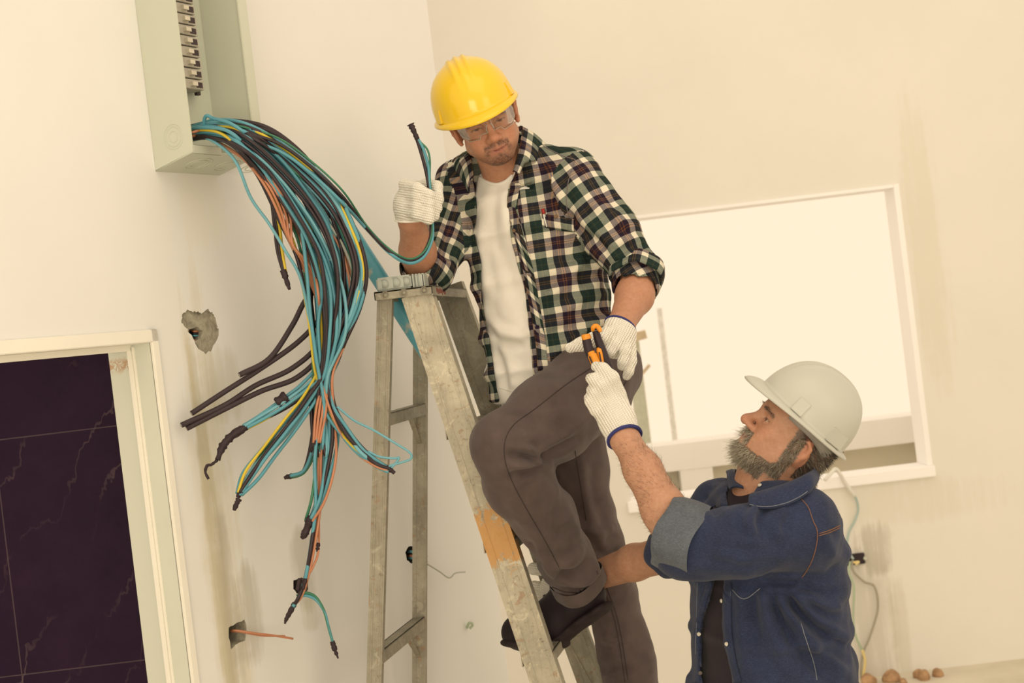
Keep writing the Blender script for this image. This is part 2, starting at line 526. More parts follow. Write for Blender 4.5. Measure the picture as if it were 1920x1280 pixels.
# ---- side wall (door, breaker panel and open sockets)
HT = 4.2
dE_s, dE_z = onwall(280, 642)              # room-side corner of the door opening
sEnd = onwall(935, 1120)[0]
def px_loop(pts): return [onwall(*p) for p in pts]
patch = px_loop([(342, 588), (352, 580), (362, 585), (371, 583), (377, 588), (388, 580), (398, 584), (404, 596), (408, 612), (410, 622), (404, 642), (397, 656), (386, 664), (372, 654), (362, 634), (352, 616), (346, 612), (340, 604)])
patch = jag(patch, 0.0016, 3, 4)
h_a = jag(px_loop([(358, 617), (372, 612), (384, 620), (380, 634), (366, 641), (359, 632)]), 0.001, 5, 3)
h_b = jag(px_loop([(429, 1176), (440, 1170), (458, 1161), (462, 1180), (460, 1200), (446, 1206), (433, 1217), (429, 1195)]), 0.001, 6, 3)
h_c = jag(px_loop([(550, 1088), (566, 1082), (577, 1090), (578, 1104), (572, 1112), (556, 1112), (550, 1104)]), 0.001, 7, 3)
h_d = jag(px_loop([(760, 1036), (764, 1027), (772, 1024), (784, 1026), (790, 1040), (786, 1052), (772, 1056), (763, 1050)]), 0.001, 8, 3)
sp = []
s1, z1 = onwall(362, 720); sp.append((s1+0.01, z1-0.42, 0.030, 0.60, 0.95, (0.47, 0.445, 0.345, 1)))
s2, z2 = onwall(395, 1000); sp.append((s2+0.03, z2-0.1, 0.075, 0.75, 0.5, (0.60, 0.56, 0.41, 1)))
s2, z2 = onwall(428, 1120); sp.append((s2, z2, 0.035, 0.25, 0.55, CEM))
s2, z2 = onwall(468, 1150); sp.append((s2, z2, 0.05, 0.14, 0.5, CEM))
s2, z2 = onwall(570, 1070); sp.append((s2, z2, 0.05, 0.12, 0.45, CEM))
s2, z2 = onwall(585, 1150); sp.append((s2, z2, 0.05, 0.05, 0.35, DIRT))
s2, z2 = onwall(420, 720); sp.append((s2, z2, 0.08, 0.10, 0.35, DIRT))
s2, z2 = onwall(380, 380); sp.append((s2, z2, 0.09, 0.12, 0.22, (0.72, 0.68, 0.52, 1)))
M_W1 = plaster('painted_plaster_side', (0.745, 0.755, 0.745), sp)
DL = dE_s-1.05                              # left side of the doorway, out of frame
outer = [(DL-1.2, 0), (DL, 0), (DL, dE_z), (dE_s, dE_z), (dE_s, 0), (sEnd, 0), (sEnd, HT), (DL-1.2, HT)]
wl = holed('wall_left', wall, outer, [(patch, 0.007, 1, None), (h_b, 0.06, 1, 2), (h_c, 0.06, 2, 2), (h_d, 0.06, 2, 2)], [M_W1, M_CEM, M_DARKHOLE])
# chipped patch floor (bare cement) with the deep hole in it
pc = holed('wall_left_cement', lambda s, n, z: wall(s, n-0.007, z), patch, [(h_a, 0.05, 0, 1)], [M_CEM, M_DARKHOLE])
bm = bmesh.new(); bm.from_mesh(wl.data)
for o in (pc,):
    b2 = bmesh.new(); b2.from_mesh(o.data); b2.free()
bm.free()
# merge the cement floor into the wall mesh
def join(dst, src):
    dv = np.array([v.co[:] for v in dst.data.vertices]); sv = np.array([v.co[:] for v in src.data.vertices])
    f = [tuple(p.vertices) for p in dst.data.polygons]+[tuple(i+len(dv) for i in p.vertices) for p in src.data.polygons]
    names = [m.name for m in dst.data.materials]; mi = [p.material_index for p in dst.data.polygons]
    mats = list(dst.data.materials)
    for p in src.data.polygons:
        m = src.data.materials[p.material_index]
        if m.name not in names: names.append(m.name); mats.append(m)
        mi.append(names.index(m.name))
    u1 = [tuple(l.uv) for l in dst.data.uv_layers[0].data]+[tuple(l.uv) for l in src.data.uv_layers[0].data] if dst.data.uv_layers else None
    nm = dst.name; uvn = dst.data.uv_layers[0].name if u1 else None
    me = bpy.data.meshes.new(nm); me.from_pydata(np.vstack([dv, sv]).tolist(), [], f)
    for m in mats: me.materials.append(m)
    me.update(); me.polygons.foreach_set('material_index', mi)
    if u1:
        l = me.uv_layers.new(name=uvn)
        for i, uv in enumerate(u1): l.data[i].uv = uv
    dst.data = me; bpy.data.objects.remove(src, do_unlink=True)
join(wl, pc)
setp(wl, 'cream plastered wall with doorway and broken-out socket holes', 'wall', kind='structure')
JD = 0.138                                  # wall thickness
mb = MB()
mb.box(wall(sEnd, 0, 0), -Wn*JD*3, Wd*0.001, Zv*HT)
mb.box(wall(dE_s+0.05, -JD, 0), Wd*(sEnd-dE_s-0.05), -Wn*0.01, Zv*HT)
mb.box(wall(DL-1.2, -JD, dE_z+0.05), Wd*(dE_s-DL+1.3), -Wn*0.01, Zv*(HT-dE_z-0.05))
o = mb.build('wall_left_return', M_W1); setp(o, 'plain end and hidden rear face of the cream side wall', 'wall', kind='structure')

# ---- doorway lining
M_JAMB = plain('jamb_paint', (0.585, 0.62, 0.545, 1), 0.45, 0.4, var=0.04, scale=5)
M_CASE = plain('casing_paint', (0.80, 0.79, 0.72, 1), 0.5, 0.4, var=0.03, scale=5)
def jamb_mat():
    t = NT('jamb_paint_worn', 0.45, 0.4); v = t.coord(scale=(60, 60, 60))
    n = t.noise(v, 1.0, 5, 0.7, 1.0); tc = t.n('ShaderNodeTexCoord'); sx = t.n('ShaderNodeSeparateXYZ'); t.l(tc.outputs['Object'], sx.inputs[0])
    zz = onwall(228, 683, 0)[1]
    d = t.math('ABSOLUTE', t.math('SUBTRACT', sx.outputs[2], zz)); near = t.ramp(d, [(0.006, (1, 1, 1)), (0.022, (0, 0, 0))])
    m = t.math('MULTIPLY', near, t.ramp(n, [(0.42, (0, 0, 0)), (0.52, (1, 1, 1))]))
    t.base(t.mix(t.math('MULTIPLY', m, 0.85), (0.585, 0.62, 0.545, 1), (0.42, 0.23, 0.11, 1))); return t.m
door = empty('door_1', wall(dE_s, 0, 0)); setp(door, 'pale painted door frame around the doorway', 'door frame', kind='structure')
fr = 0.60
mb = MB(); mb.box(wall(dE_s, -JD, 0), Wd*0.03, Wn*JD*fr, Zv*dE_z); mb.build('jamb', jamb_mat(), door)
mb = MB(); mb.box(wall(dE_s-0.002, -JD*(1-fr), 0), Wd*0.03, Wn*JD*(1-fr), Zv*dE_z); mb.build('jamb_rebate', M_JAMB, door)
mb = MB(); mb.box(wall(dE_s-0.011, -JD*(1-fr)-0.012, 0), Wd*0.03, Wn*0.012, Zv*(dE_z-0.004)); mb.box(wall(dE_s-0.006, -JD*(1-fr), 0), Wd*0.03, Wn*0.007, Zv*(dE_z-0.004))
mb.build('door_stop', M_CASE, door, bevel=0.0015)
mb = MB(); mb.box(wall(DL, -JD, dE_z), Wd*(dE_s-DL), Wn*JD, Zv*0.03); mb.box(wall(DL, -JD*(1-fr)-0.012, dE_z-0.014), Wd*(dE_s-DL), Wn*0.012, Zv*0.02); mb.build('head', M_CASE, door)
mb = MB()
mb.box(wall(dE_s, 0.0, 0), Wd*0.022, Wn*0.010, Zv*(dE_z+0.03)); mb.box(wall(DL, 0.0, dE_z), Wd*(dE_s-DL+0.022), Wn*0.010, Zv*0.03)
mb.build('casing', M_CASE, door, bevel=0.002)
mb = MB(); mb.box(wall(DL, -JD, 0), -Wd*0.03, Wn*JD, Zv*dE_z); mb.build('jamb', M_JAMB, door)

# ---- dark marble-tiled wall seen through the doorway
def tile_mat():
    t = NT('dark_marble_tile', 0.5, 0.06); uv = t.n('ShaderNodeUVMap', _uv_map='wall').outputs[0]
    sx = t.n('ShaderNodeSeparateXYZ'); t.l(uv, sx.inputs[0])
    def grout(c, off, size):
        q = t.math('ABSOLUTE', t.math('SUBTRACT', t.math('FRACT', t.math('DIVIDE', t.math('ADD', c, 100*size-off), size)), 0.5))
        return t.math('GREATER_THAN', q, 0.5-0.0016/size)
    g = t.math('MAXIMUM', grout(sx.outputs[0], TU, 0.60), grout(sx.outputs[1], TV, 0.60))
    mp = t.n('ShaderNodeMapping'); mp.inputs['Scale'].default_value = (2.2, 1.2, 1); mp.inputs['Rotation'].default_value = (0, 0, 0.9); t.l(uv, mp.inputs[0])
    w = t.n('ShaderNodeTexWave', Scale=1.5, Distortion=7.0, Detail=5.0, **{'Detail__Scale': 1.3, 'Detail__Roughness': 0.65}); t.l(mp.outputs[0], w.inputs[0])
    vein = t.ramp(w.outputs['Fac'], [(0.0, (1, 1, 1)), (0.012, (0, 0, 0))])
    vein = t.math('MULTIPLY', vein, t.ramp(t.noise(uv, 3.0, 3), [(0.44, (0, 0, 0)), (0.66, (1, 1, 1))]))
    n = t.noise(uv, 8, 6, 0.7)
    c = t.ramp(n, [(0.3, (0.019, 0.009, 0.024)), (0.8, (0.030, 0.014, 0.035))])
    c = t.mix(t.math('MULTIPLY', vein, 0.55), c, (0.14, 0.10, 0.11, 1)); c = t.mix(t.math('MULTIPLY', g, 0.45), c, (0.13, 0.10, 0.11, 1))
    t.base(c); return t.m
TD = 3.62
TU = P(0, 925, TD)[0]; TV = P(110, 811, TD)[2]
a = P(-260, 600, TD); b = P(420, 600, TD+0.02)
tw = holed('wall_tiled', lambda s, n, z: np.array([s, TD-n+0.0*s, z]), [(a[0], 0), (b[0], 0), (b[0], 2.6), (a[0], 2.6)], [], [tile_mat()])
setp(tw, 'dark purple marble-tiled wall seen through the doorway', 'wall', kind='structure')

# ---- back wall with the big window opening
def B3(s, n, z): return np.array([s, YB-n, z])
wTL = onback(1122, 414); wTR = onback(1686, 347); wBR = onback(1744, 884); wBL = onback(1180, 930)
wx1 = (wTR[0]+wBR[0])/2; wz1 = (wTR[1]+wTL[1])/2; wz0 = (wBR[1]+wBL[1])/2; wx0 = (wTL[0]+wBL[0])/2
sp = []
u, v = onback(1640, 1030); sp.append((u, v, 0.10, 0.14, 0.5, CEM))
u, v = onback(1630, 1160); sp.append((u, v, 0.14, 0.40, 0.35, CEM))
u, v = onback(1690, 1200); sp.append((u, v, 0.05, 0.35, 0.3, DIRT))
u, v = onback(1735, 450); sp.append((u, v, 0.10, 0.8, 0.3, (0.66, 0.63, 0.47, 1)))
u, v = onback(1700, 940); sp.append((u, v, 0.5, 0.12, 0.25, (0.66, 0.63, 0.47, 1)))
M_WB = plaster('painted_plaster_back', (0.80, 0.785, 0.735), sp)
o = holed('wall_back', B3, [(-2.6, 0), (4.5, 0), (4.5, HT), (-2.6, HT)], [([(wx0, wz0), (wx1, wz0), (wx1, wz1), (wx0, wz1)], 0.16, 0, None)], [M_WB])
setp(o, 'cream rear wall with a large unglazed window opening', 'wall', kind='structure')
M_WHITE = plain('white_paint', (0.95, 0.95, 0.95, 1), 0.5, var=0.02, scale=3)
mb = MB(); mb.box((wx0-0.02, YB-0.03, wz0-0.051), (wx1-wx0+0.03, 0, 0), (0, 0.20, 0), (0, 0, 0.055)); o = mb.build('window_1', M_WHITE, bevel=0.004)
setp(o, 'white ledge along the bottom of the window opening', 'window', kind='structure')
mb = MB(); mb.box((wx1-0.022, YB-0.012, wz0+0.005), (0.026, 0, 0), (0, 0.18, 0), (0, 0, wz1-wz0)); mb.box((wx0, YB-0.012, wz1-0.011), (wx1-wx0-0.023, 0, 0), (0, 0.18, 0), (0, 0, 0.015))
o = mb.build('trim_1', M_WHITE); setp(o, 'bright plaster edge bead round the window opening', 'trim', kind='structure')

# ---- floor
t = NT('concrete_floor', 0.9, 0.2); v = t.coord(); t.base(t.ramp(t.noise(v, 3, 6), [(0.3, (0.60, 0.56, 0.46)), (0.7, (0.74, 0.70, 0.60))])); 
mb = MB(); mb.box((-4, -2, -0.1), (9.5, 0, 0), (0, 9.1, 0), (0, 0, 0.1)); o = mb.build('floor', t.m); setp(o, 'dusty pale concrete floor', 'floor', kind='structure')

# ---- outside the window: balcony parapet and a far building corner
YO = 8.6
def outb(pts, y, dep, name, m, label, cat, kind=None):
    mb = MB()
    for (x0, y0, x1, y1) in pts:
        a = P(x0, y1, y); b = P(x1, y0, y); mb.box((a[0], y, a[2]), (b[0]-a[0], 0, 0), (0, dep, 0), (0, 0, b[2]-a[2]))
    o = mb.build(name, m); return setp(o, label, cat, kind=kind)
M_BEIGE = plain('parapet_render', (0.70, 0.66, 0.55, 1), 0.9, var=0.04, scale=3)
pa = empty('balcony_parapet', P(1450, 900, YO), 'white balcony parapet with recessed beige panels outside the window', 'parapet')
pz1 = P(1450, 832, YO)[2]; pz2 = P(1450, 806, YO)[2]; px0 = P(1120, 880, YO)[0]; px1 = P(1850, 880, YO)[0]; pzb = 0.0
def zrow(x, y): return P(x, y, YO)[2]
rt = zrow(1735, 813); rb = zrow(1735, 818)
mb = MB(); mb.box((px0, YO-0.06, rb-0.02), (px1-px0, 0, 0), (0, 0.30, 0), (0, 0, 0.16)); mb.build('rail', M_WHITE, pa)
for (xa, xb) in ((1160, 1228), (1273, 1334), (1742, 1800)):
    a = P(xa, 880, YO)[0]; b = P(xb, 880, YO)[0]
    mb = MB(); mb.box((a, YO-0.055, 0.0), (b-a, 0, 0), (0, 0.13, 0), (0, 0, rb-0.021)); mb.build('post', M_WHITE, pa)
mb = MB(); mb.box((px0, YO+0.08, 0.0), (px1-px0, 0, 0), (0, 0.08, 0), (0, 0, rb)); mb.build('panel', M_BEIGE, pa)
mb = MB(); mb.box((-2, 7.1, -0.12), (6.5, 0, 0), (0, 2.0, 0), (0, 0, 0.1)); o = mb.build('floor_balcony', M_BEIGE); setp(o, 'pale balcony slab outside the window', 'floor', kind='structure')
# green-painted scaffold post with timber bits, and a downpipe, far outside; colours lightened to stand in for overexposure
M_POST = plain('overexposed_green_paint', (0.60, 0.62, 0.52, 1), 0.8, var=0.08)
M_TIMB = plain('raw_timber', (0.66, 0.54, 0.38, 1), 0.8, var=0.12)
YS = 10.0
a = P(1184, 640, YS); b = P(1203, 640, YS); zb = 0.0
sc = empty('scaffold_post', (a[0], YS, 0), 'grey-green scaffold post with timber ends outside the window', 'scaffold post')
mb = MB(); mb.box((P(1196, 720, YS)[0]-0.045, YS, 0), (0.09, 0, 0), (0, 0.09, 0), (0, 0, P(1190, 640, YS)[2])); mb.build('post', M_POST, sc)
mb = MB(); mb.bar(P(1176, 636, YS-0.06), P(1211, 626, YS-0.06), (0, 0, 1), 0.06, 0.05); mb.build('ledger', M_TIMB, sc)
mb = MB(); mb.bar(P(1194, 712, YS-0.06), P(1218, 684, YS-0.06), (0, 0, 1), 0.02, 0.03); mb.build('tie', M_TIMB, sc)
mb = MB(); x = P(1253, 720, YS+0.6)[0]; mb.disc((x, YS+0.6, 0), (0, 0, 1), 0.02, P(1245, 640, YS+0.6)[2]+0.25)
o = mb.build('drainpipe', plain('overexposed_pipe', (0.84, 0.85, 0.83, 1), 0.7)); setp(o, 'thin pale drainpipe far outside beyond the window', 'pipe')
mb = MB(); mb.box((-3, YB+0.3, -0.43), (9, 0, 0), (0, 4.2, 0), (0, 0, 0.3)); o = mb.build('ground', M_BEIGE); setp(o, 'pale open ground outside the building', 'ground', kind='structure')
# ================================================================ breaker panel on the side wall
def bbox_pt(px, py, n): s, z = onwall(px, py, n); return s, z
M_BOX = plain('panel_enamel', (0.54, 0.575, 0.49, 1), 0.42, 0.4, var=0.02, scale=4)
M_BOXIN = plain('panel_enamel_inside', (0.50, 0.49, 0.40, 1), 0.5, 0.3, var=0.03, scale=4)
M_BLK = plain('black_plastic', (0.026, 0.016, 0.022, 1), 0.45, 0.3, var=0.1)
M_GREYP = plain('grey_plastic', (0.30, 0.29, 0.25, 1), 0.5, 0.3)
BS, BZ = onwall(289, 300)                  # near bottom corner on the wall
BN = 0.105                                 # depth of the box
BN = 0.5*(BN+[n for n in np.linspace(0.05, 0.2, 151) if proj(wall(BS, n, BZ))[0] <= 376][-1])
BL = onwall(470, 200, BN)[0]-BS            # length along the wall
panel = empty('breaker_panel', wall(BS, 0, BZ), 'grey-beige metal breaker panel box open on its front, wires spilling out', 'electrical panel')
T = 0.003; BH = 0.95
def bb(s, n, z): return wall(BS+s, n, BZ+z)
mb = MB()
mb.hexa([bb(0, 0, -0.028), bb(T, 0, -0.028), bb(T, BN, 0), bb(0, BN, 0), bb(0, 0, BH), bb(T, 0, BH), bb(T, BN, BH), bb(0, BN, BH)])
mb.hexa([bb(BL-T, 0, -0.028), bb(BL, 0, -0.028), bb(BL, BN, 0), bb(BL-T, BN, 0), bb(BL-T, 0, BH), bb(BL, 0, BH), bb(BL, BN, BH), bb(BL-T, BN, BH)])
mb.hexa([bb(0, 0, -0.028), bb(BL, 0, -0.028), bb(BL, BN, -0.002), bb(0, BN, -0.002), bb(0, 0, -0.024), bb(BL, 0, -0.024), bb(BL, BN, 0.002), bb(0, BN, 0.002)])
mb.box(bb(0, 0.001, 0), Wd*BL, Wn*0.002, Zv*BH)
mb.box(bb(0, 0.001, BH), Wd*BL, Wn*BN, Zv*T)
mb.build('body', M_BOX, panel, bevel=0.0008)
mb = MB()
mb.box(bb(BL-0.006, BN-0.002, -0.01), Wd*0.036, Wn*0.005, Zv*BH); mb.box(bb(BL+0.012, BN-0.016, -0.01), Wd*0.018, Wn*0.016, Zv*BH)
mb.box(bb(0.0, BN-0.002, -0.006), Wd*0.10, Wn*0.003, Zv*0.022)
mb.build('flange', M_BOX, panel, bevel=0.0015)
# knockouts: pressed rings on the near side and on the sloping bottom
ks, kz = 0, 0
c = None
for n_ in np.linspace(0, BN, 60):
    q = proj(bb(0, n_, 0.06))
    if c is None and q[0] > 324: c = n_
zc = [z_ for z_ in np.linspace(0, 0.2, 200) if proj(bb(-0.0005, c, z_))[1] < 257][0]
mb = MB()
for R in (0.030, 0.0235, 0.0135): mb.ring(bb(-0.0002, c, zc), Wd, R, 0.0009, 40)
bn = vnorm(np.cross(Wd, bb(0, BN, -0.002)-bb(0, 0, -0.028)))
for s_ in (0.085, 0.19, 0.29):
    for R in (0.034, 0.022): mb.ring(bb(s_, BN*0.5, -0.0155), bn, R, 0.0012, 40)
mb.build('knockout', M_BOX, panel, smooth=True)
# mounting plate and breakers along it
mb = MB(); mb.box(bb(0.045, 0.006, 0.17), Wd*(BL-0.20), Wn*0.012, Zv*(BH-0.2)); mb.build('mounting_plate', M_BOXIN, panel)
M_BRK = plain('breaker_moulding', (0.42, 0.40, 0.34, 1), 0.5, 0.3); M_BRKD = plain('breaker_slot', (0.05, 0.035, 0.038, 1), 0.5)
s_r = onwall(386, 170, 0.055)[0]-BS        # right edge of the row as seen past the near side
zbk = onwall(375, 168, 0.055)[1]-BZ
pitch = 0.027
for i in range(14):
    z0 = zbk+i*pitch; st = s_r-0.075
    br = MB(); br.box(bb(st, 0.018, z0), Wd*0.070, Wn*0.037, Zv*(pitch-0.0035)); br.box(bb(st+0.045, 0.018, z0+0.002), Wd*0.03, Wn*0.025, Zv*(pitch-0.008))
    o = br.build('breaker', M_BRK, panel, bevel=0.001)
    t_ = MB(); t_.box(bb(st+0.02, 0.055, z0+0.006), Wd*0.018, Wn*0.010, Zv*0.010); t_.build('toggle', plain('toggle_ivory', (0.62, 0.58, 0.48, 1)) if i == 0 else bpy.data.materials['toggle_ivory'], o)
    t_ = MB(); t_.box(bb(st+0.042, 0.0552, z0+0.004), Wd*0.022, Wn*0.0012, Zv*0.014); t_.box(bb(st+0.0755, 0.02, z0+0.003), Wd*0.0012, Wn*0.02, Zv*0.006); t_.box(bb(st+0.0755, 0.02, z0+0.014), Wd*0.0012, Wn*0.02, Zv*0.006); t_.build('terminal', M_BRKD, o)
mb = MB(); mb.box(bb(s_r-0.002, 0.0185, zbk-0.006), Wd*0.012, Wn*0.010, Zv*(14*pitch)); mb.build('busbar_comb', M_BRKD, panel)
mb = MB(); mb.disc(bb(s_r+0.02, 0.018, zbk+0.085), Wn, 0.004, 0.003); mb.build('screw', M_BRKD, panel)

# ================================================================ loose wires out of the panel
def wire_mat(name, c, rough=0.42): return plain(name, c, rough, 0.4, var=0.07, scale=12)
WM = {'blue': wire_mat('blue_insulation', (0.085, 0.29, 0.37, 1)), 'lightblue': wire_mat('light_blue_insulation', (0.14, 0.37, 0.45, 1)),
      'black': wire_mat('black_insulation', (0.024, 0.015, 0.021, 1)), 'cable': wire_mat('black_cable_sheath', (0.034, 0.022, 0.028, 1), 0.6),
      'yellow': wire_mat('yellow_insulation', (0.60, 0.46, 0.035, 1)), 'green': wire_mat('green_insulation', (0.035, 0.17, 0.10, 1)),
      'copper': wire_mat('bare_copper', (0.46, 0.20, 0.11, 1), 0.4), 'grey': wire_mat('grey_insulation', (0.40, 0.42, 0.38, 1)),
      'white': wire_mat('white_insulation', (0.75, 0.75, 0.70, 1))}
M_TAPE = plain('black_tape', (0.030, 0.018, 0.024, 1), 0.5, 0.3, var=0.3, scale=80, bump=0.5, bscale=300)

NWIRE = [0]
def woff(d): return d+0.12 if d < 3.39 else d
def wire(col, ctrl, r, label, group=None, name=None, ends=None, per=9):
    """ctrl = list of (px,py,depth); ends: 'tip' adds a cut copper tip"""
    pts = spline([P(x, y, woff(d)) for x, y, d in ctrl], per)
    o = mesh_obj(name or {'cable': 'black_cable', 'copper': 'copper_wire'}.get(col, 'wire'), *tube_geo(pts, r, 8), WM[col])
    setp(o, label, 'wire' if col != 'cable' else 'cable', group)
    if ends: 
        d = vnorm(pts[-1]-pts[-2]); mb = MB(); mb.tube([pts[-1]-d*0.002, pts[-1]+d*0.010], r*0.6, 6); mb.build('bare_end', WM['copper'], o)
    NWIRE[0] += 1
    return o

def tape(name, ctrl, r, parent=None):
    pts = spline([P(x, y, woff(d)) for x, y, d in ctrl], 6); rr = np.random.RandomState(len(ctrl)+int(ctrl[0][0]))
    k = np.array(r) if not np.isscalar(r) else np.full(len(ctrl), r)
    rs = np.interp(np.linspace(0, 1, len(pts)), np.linspace(0, 1, len(k)), k)*(1+0.12*rr.normal(size=len(pts)))
    V, Fc = tube_geo(pts, rs, 10); return mesh_obj(name, V, Fc, M_TAPE, parent)

rw = random.Random(11)
def lane(ctrl, j, amp):
    """shift a route sideways by a steady lane offset, so the wires of a strand lie side by side"""
    out = []
    for i, (x, y, d) in enumerate(ctrl):
        k = min(3.2, 0.8+0.07*amp[i])
        out.append((x+j[0]*amp[i]+rw.gauss(0, k), y+j[1]*amp[i]*0.8+rw.gauss(0, k), d+j[2]*amp[i]*0.0012+rw.gauss(0, 0.004)))
    return out
def strand(route, amp, cols, label, group, tapes=(), rad=None):
    """one strand of the bundle: the wires of a route, each its own object"""
    first = None
    for i, c in enumerate(cols):
        j = (rw.uniform(-1, 1), rw.uniform(-1, 1), rw.uniform(-1, 1))
        r = {'cable': 0.0072, 'black': 0.0047, 'copper': 0.0033, 'yellow': 0.0036, 'green': 0.0036, 'grey': 0.0036}.get(c, 0.0044)
        if rad: r *= rad
        rt_ = [(x, y, d+(0.035 if c == 'copper' and i_ < len(BULK)-1 else 0)) for i_, (x, y, d) in enumerate(lane(route, j, amp))]
        o = wire(c, rt_, r, label % {'cable': 'black', 'lightblue': 'pale blue', 'copper': 'bare copper'}.get(c, c), group % {'lightblue': 'pale blue'}.get(c, c))
        if first is None: first = o
    for nm, ct, r in tapes: tape(nm, ct, r, first)
    return first
D = 3.34
ENT = [(372, 247, 3.24), (405, 243, 3.22), (440, 248, 3.22)]
# thick black cables, over the top and down the outside
cab = [
 ([(350, 240, 3.38), (415, 227, 3.33), (490, 236, 3.30), (548, 272, 3.33), (592, 322, 3.36), (622, 392, 3.37), (632, 460, 3.37), (618, 520, 3.37), (575, 560, 3.37), (548, 610, 3.36), (505, 672, 3.33), (449, 703, 3.30)], 'shortest black cable, its cut end pointing down-left below the bundle'),
 ([(350, 248, 3.38), (415, 233, 3.33), (500, 244, 3.30), (562, 288, 3.34), (606, 350, 3.37), (634, 430, 3.38), (636, 520, 3.38), (604, 590, 3.37), (560, 640, 3.36), (490, 690, 3.33), (420, 735, 3.31), (359, 775, 3.28)], 'black cable, topmost of the three long cut ends at lower left'),
 ([(350, 256, 3.38), (415, 240, 3.33), (505, 255, 3.30), (570, 305, 3.34), (612, 372, 3.36), (640, 460, 3.37), (634, 545, 3.37), (600, 640, 3.37), (548, 690, 3.36), (480, 722, 3.34), (420, 760, 3.31), (340, 797, 3.27)], 'black cable reaching farthest left of the three long cut ends'),
 ([(350, 262, 3.38), (415, 247, 3.33), (510, 262, 3.30), (580, 318, 3.34), (622, 392, 3.36), (648, 480, 3.37), (640, 570, 3.37), (604, 660, 3.37), (556, 708, 3.36), (490, 733, 3.34), (425, 765, 3.31), (350, 803, 3.28)], 'black cable, lowest of the three long cut ends at lower left'),
]
for c, lb in cab:
    o = wire('cable', c, 0.0068, lb, 'thick black cables from the breaker panel', ends=None)
    e = spline([P(x, y, woff(d)) for x, y, d in c], 9); dd = vnorm(e[-1]-e[-3]); mb = MB(); mb.disc(e[-1], dd, 0.0055, 0.0015, 12); mb.build('cut_core', M_GREYP, o)
BULK = [(352, 252, 3.36), (400, 246, 3.285), (450, 262, 3.22), (505, 310, 3.26), (562, 385, 3.30), (600, 455, 3.32), (618, 530, 3.33), (617, 610, 3.33), (606, 690, 3.33)]
GB = '%s wires in the bundle hanging from the breaker panel'
LB = '%s insulated wire in the thick bundle hanging from the breaker panel'
amp0 = [12, 15, 20, 30, 42, 46, 48, 36, 18]
# wires that go over the top and round the right side of the bundle
for i, c in enumerate(['blue', 'black', 'blue', 'yellow', 'lightblue', 'black', 'blue', 'black', 'green', 'lightblue']):
    u = i/9.0
    rt = [(352+4*u, 240+10*u, 3.36), (410, 226+14*u, 3.28), (470+8*u, 236+26*u, 3.22), (545-6*u, 280+30*u, 3.26), (618-14*u, 345+30*u, 3.28), (658-18*u, 412+20*u, 3.29), (686-26*u, 500, 3.30), (676-26*u, 570, 3.31), (646-18*u, 640, 3.32), (620-6*u, 700+10*u, 3.33), (600+8*math.sin(i*2), 770+14*i % 60, 3.33)]
    wire(c, lane(rt, (rw.uniform(-1, 1), rw.uniform(-1, 1), rw.uniform(-1, 1)), [3]*11), 0.0040 if c in ('yellow', 'green') else 0.0048, '%s wire arching round the right side of the hanging bundle' % c.replace('lightblue', 'pale blue'), '%s wires arching round the right side of the bundle' % c.replace('lightblue', 'pale blue'))
def cont(tail, taper=None):
    return BULK+tail, amp0+(taper or [10]*len(tail))
# strand to the long tape at far left
r_, a_ = cont([(575, 725, 3.33), (530, 758, 3.32), (490, 782, 3.31), (458, 802, 3.30)], [10, 8, 7, 4])
o = strand(r_, a_, ['lightblue', 'blue', 'blue', 'yellow', 'black'], '%s wire in the strand taped and curling down at far left', '%s wires of the far-left taped strand')
tape('tape_sleeve', [(462, 800, 3.30), (436, 816, 3.29), (418, 836, 3.28), (408, 862, 3.27)], [0.011, 0.010, 0.010, 0.007], o)
tape('tape_tail', [(408, 862, 3.27), (396, 871, 3.27), (389, 872, 3.27), (385, 884, 3.27), (391, 898, 3.27)], 0.0034, o)
tape('tape_band', [(538, 742, 3.325), (518, 756, 3.32)], 0.013, o)
# strand to the taped end at (445, 950)
r_, a_ = cont([(580, 745, 3.32), (540, 800, 3.31), (500, 850, 3.30), (468, 890, 3.28), (448, 926, 3.27)], [14, 20, 18, 13, 5])
o = strand(r_, a_, ['blue', 'lightblue', 'copper', 'blue', 'green', 'black', 'yellow', 'blue', 'lightblue', 'green'], '%s wire in the strand sweeping down-left to the lowest taped end beside the doorway', '%s wires of the lower-left taped strand')
tape('tape_end', [(452, 920, 3.27), (446, 932, 3.27)], [0.008, 0.005], o); tape('tape_end', [(448, 935, 3.265), (442, 948, 3.265), (439, 956, 3.26)], [0.007, 0.0065, 0.004], o)
# short one to (535, 895)
r_, a_ = cont([(598, 760, 3.34), (590, 830, 3.35), (572, 880, 3.36), (545, 892, 3.36)], [10, 9, 6, 3])
o = strand(r_, a_, ['blue', 'black', 'green'], '%s wire in the small taped strand hooking left mid-way down', '%s wires of the small hooked strand')
tape('tape_end', [(549, 891, 3.36), (541, 893, 3.36), (533, 896, 3.36)], [0.006, 0.006, 0.004], o)
# central strand to the fat tape at (575, 990)
r_, a_ = cont([(609, 760, 3.33), (612, 830, 3.32), (606, 890, 3.31), (594, 940, 3.30), (580, 976, 3.30)], [18, 20, 16, 12, 5])
o = strand(r_, a_, ['blue', 'lightblue', 'blue', 'green', 'blue', 'lightblue', 'copper', 'black', 'blue'], '%s wire in the central strand gathered into the fat black tape', '%s wires of the central taped strand')
tape('tape_end', [(584, 968, 3.30), (578, 985, 3.30), (570, 1003, 3.30), (565, 1009, 3.30)], [0.010, 0.0115, 0.008, 0.004], o)
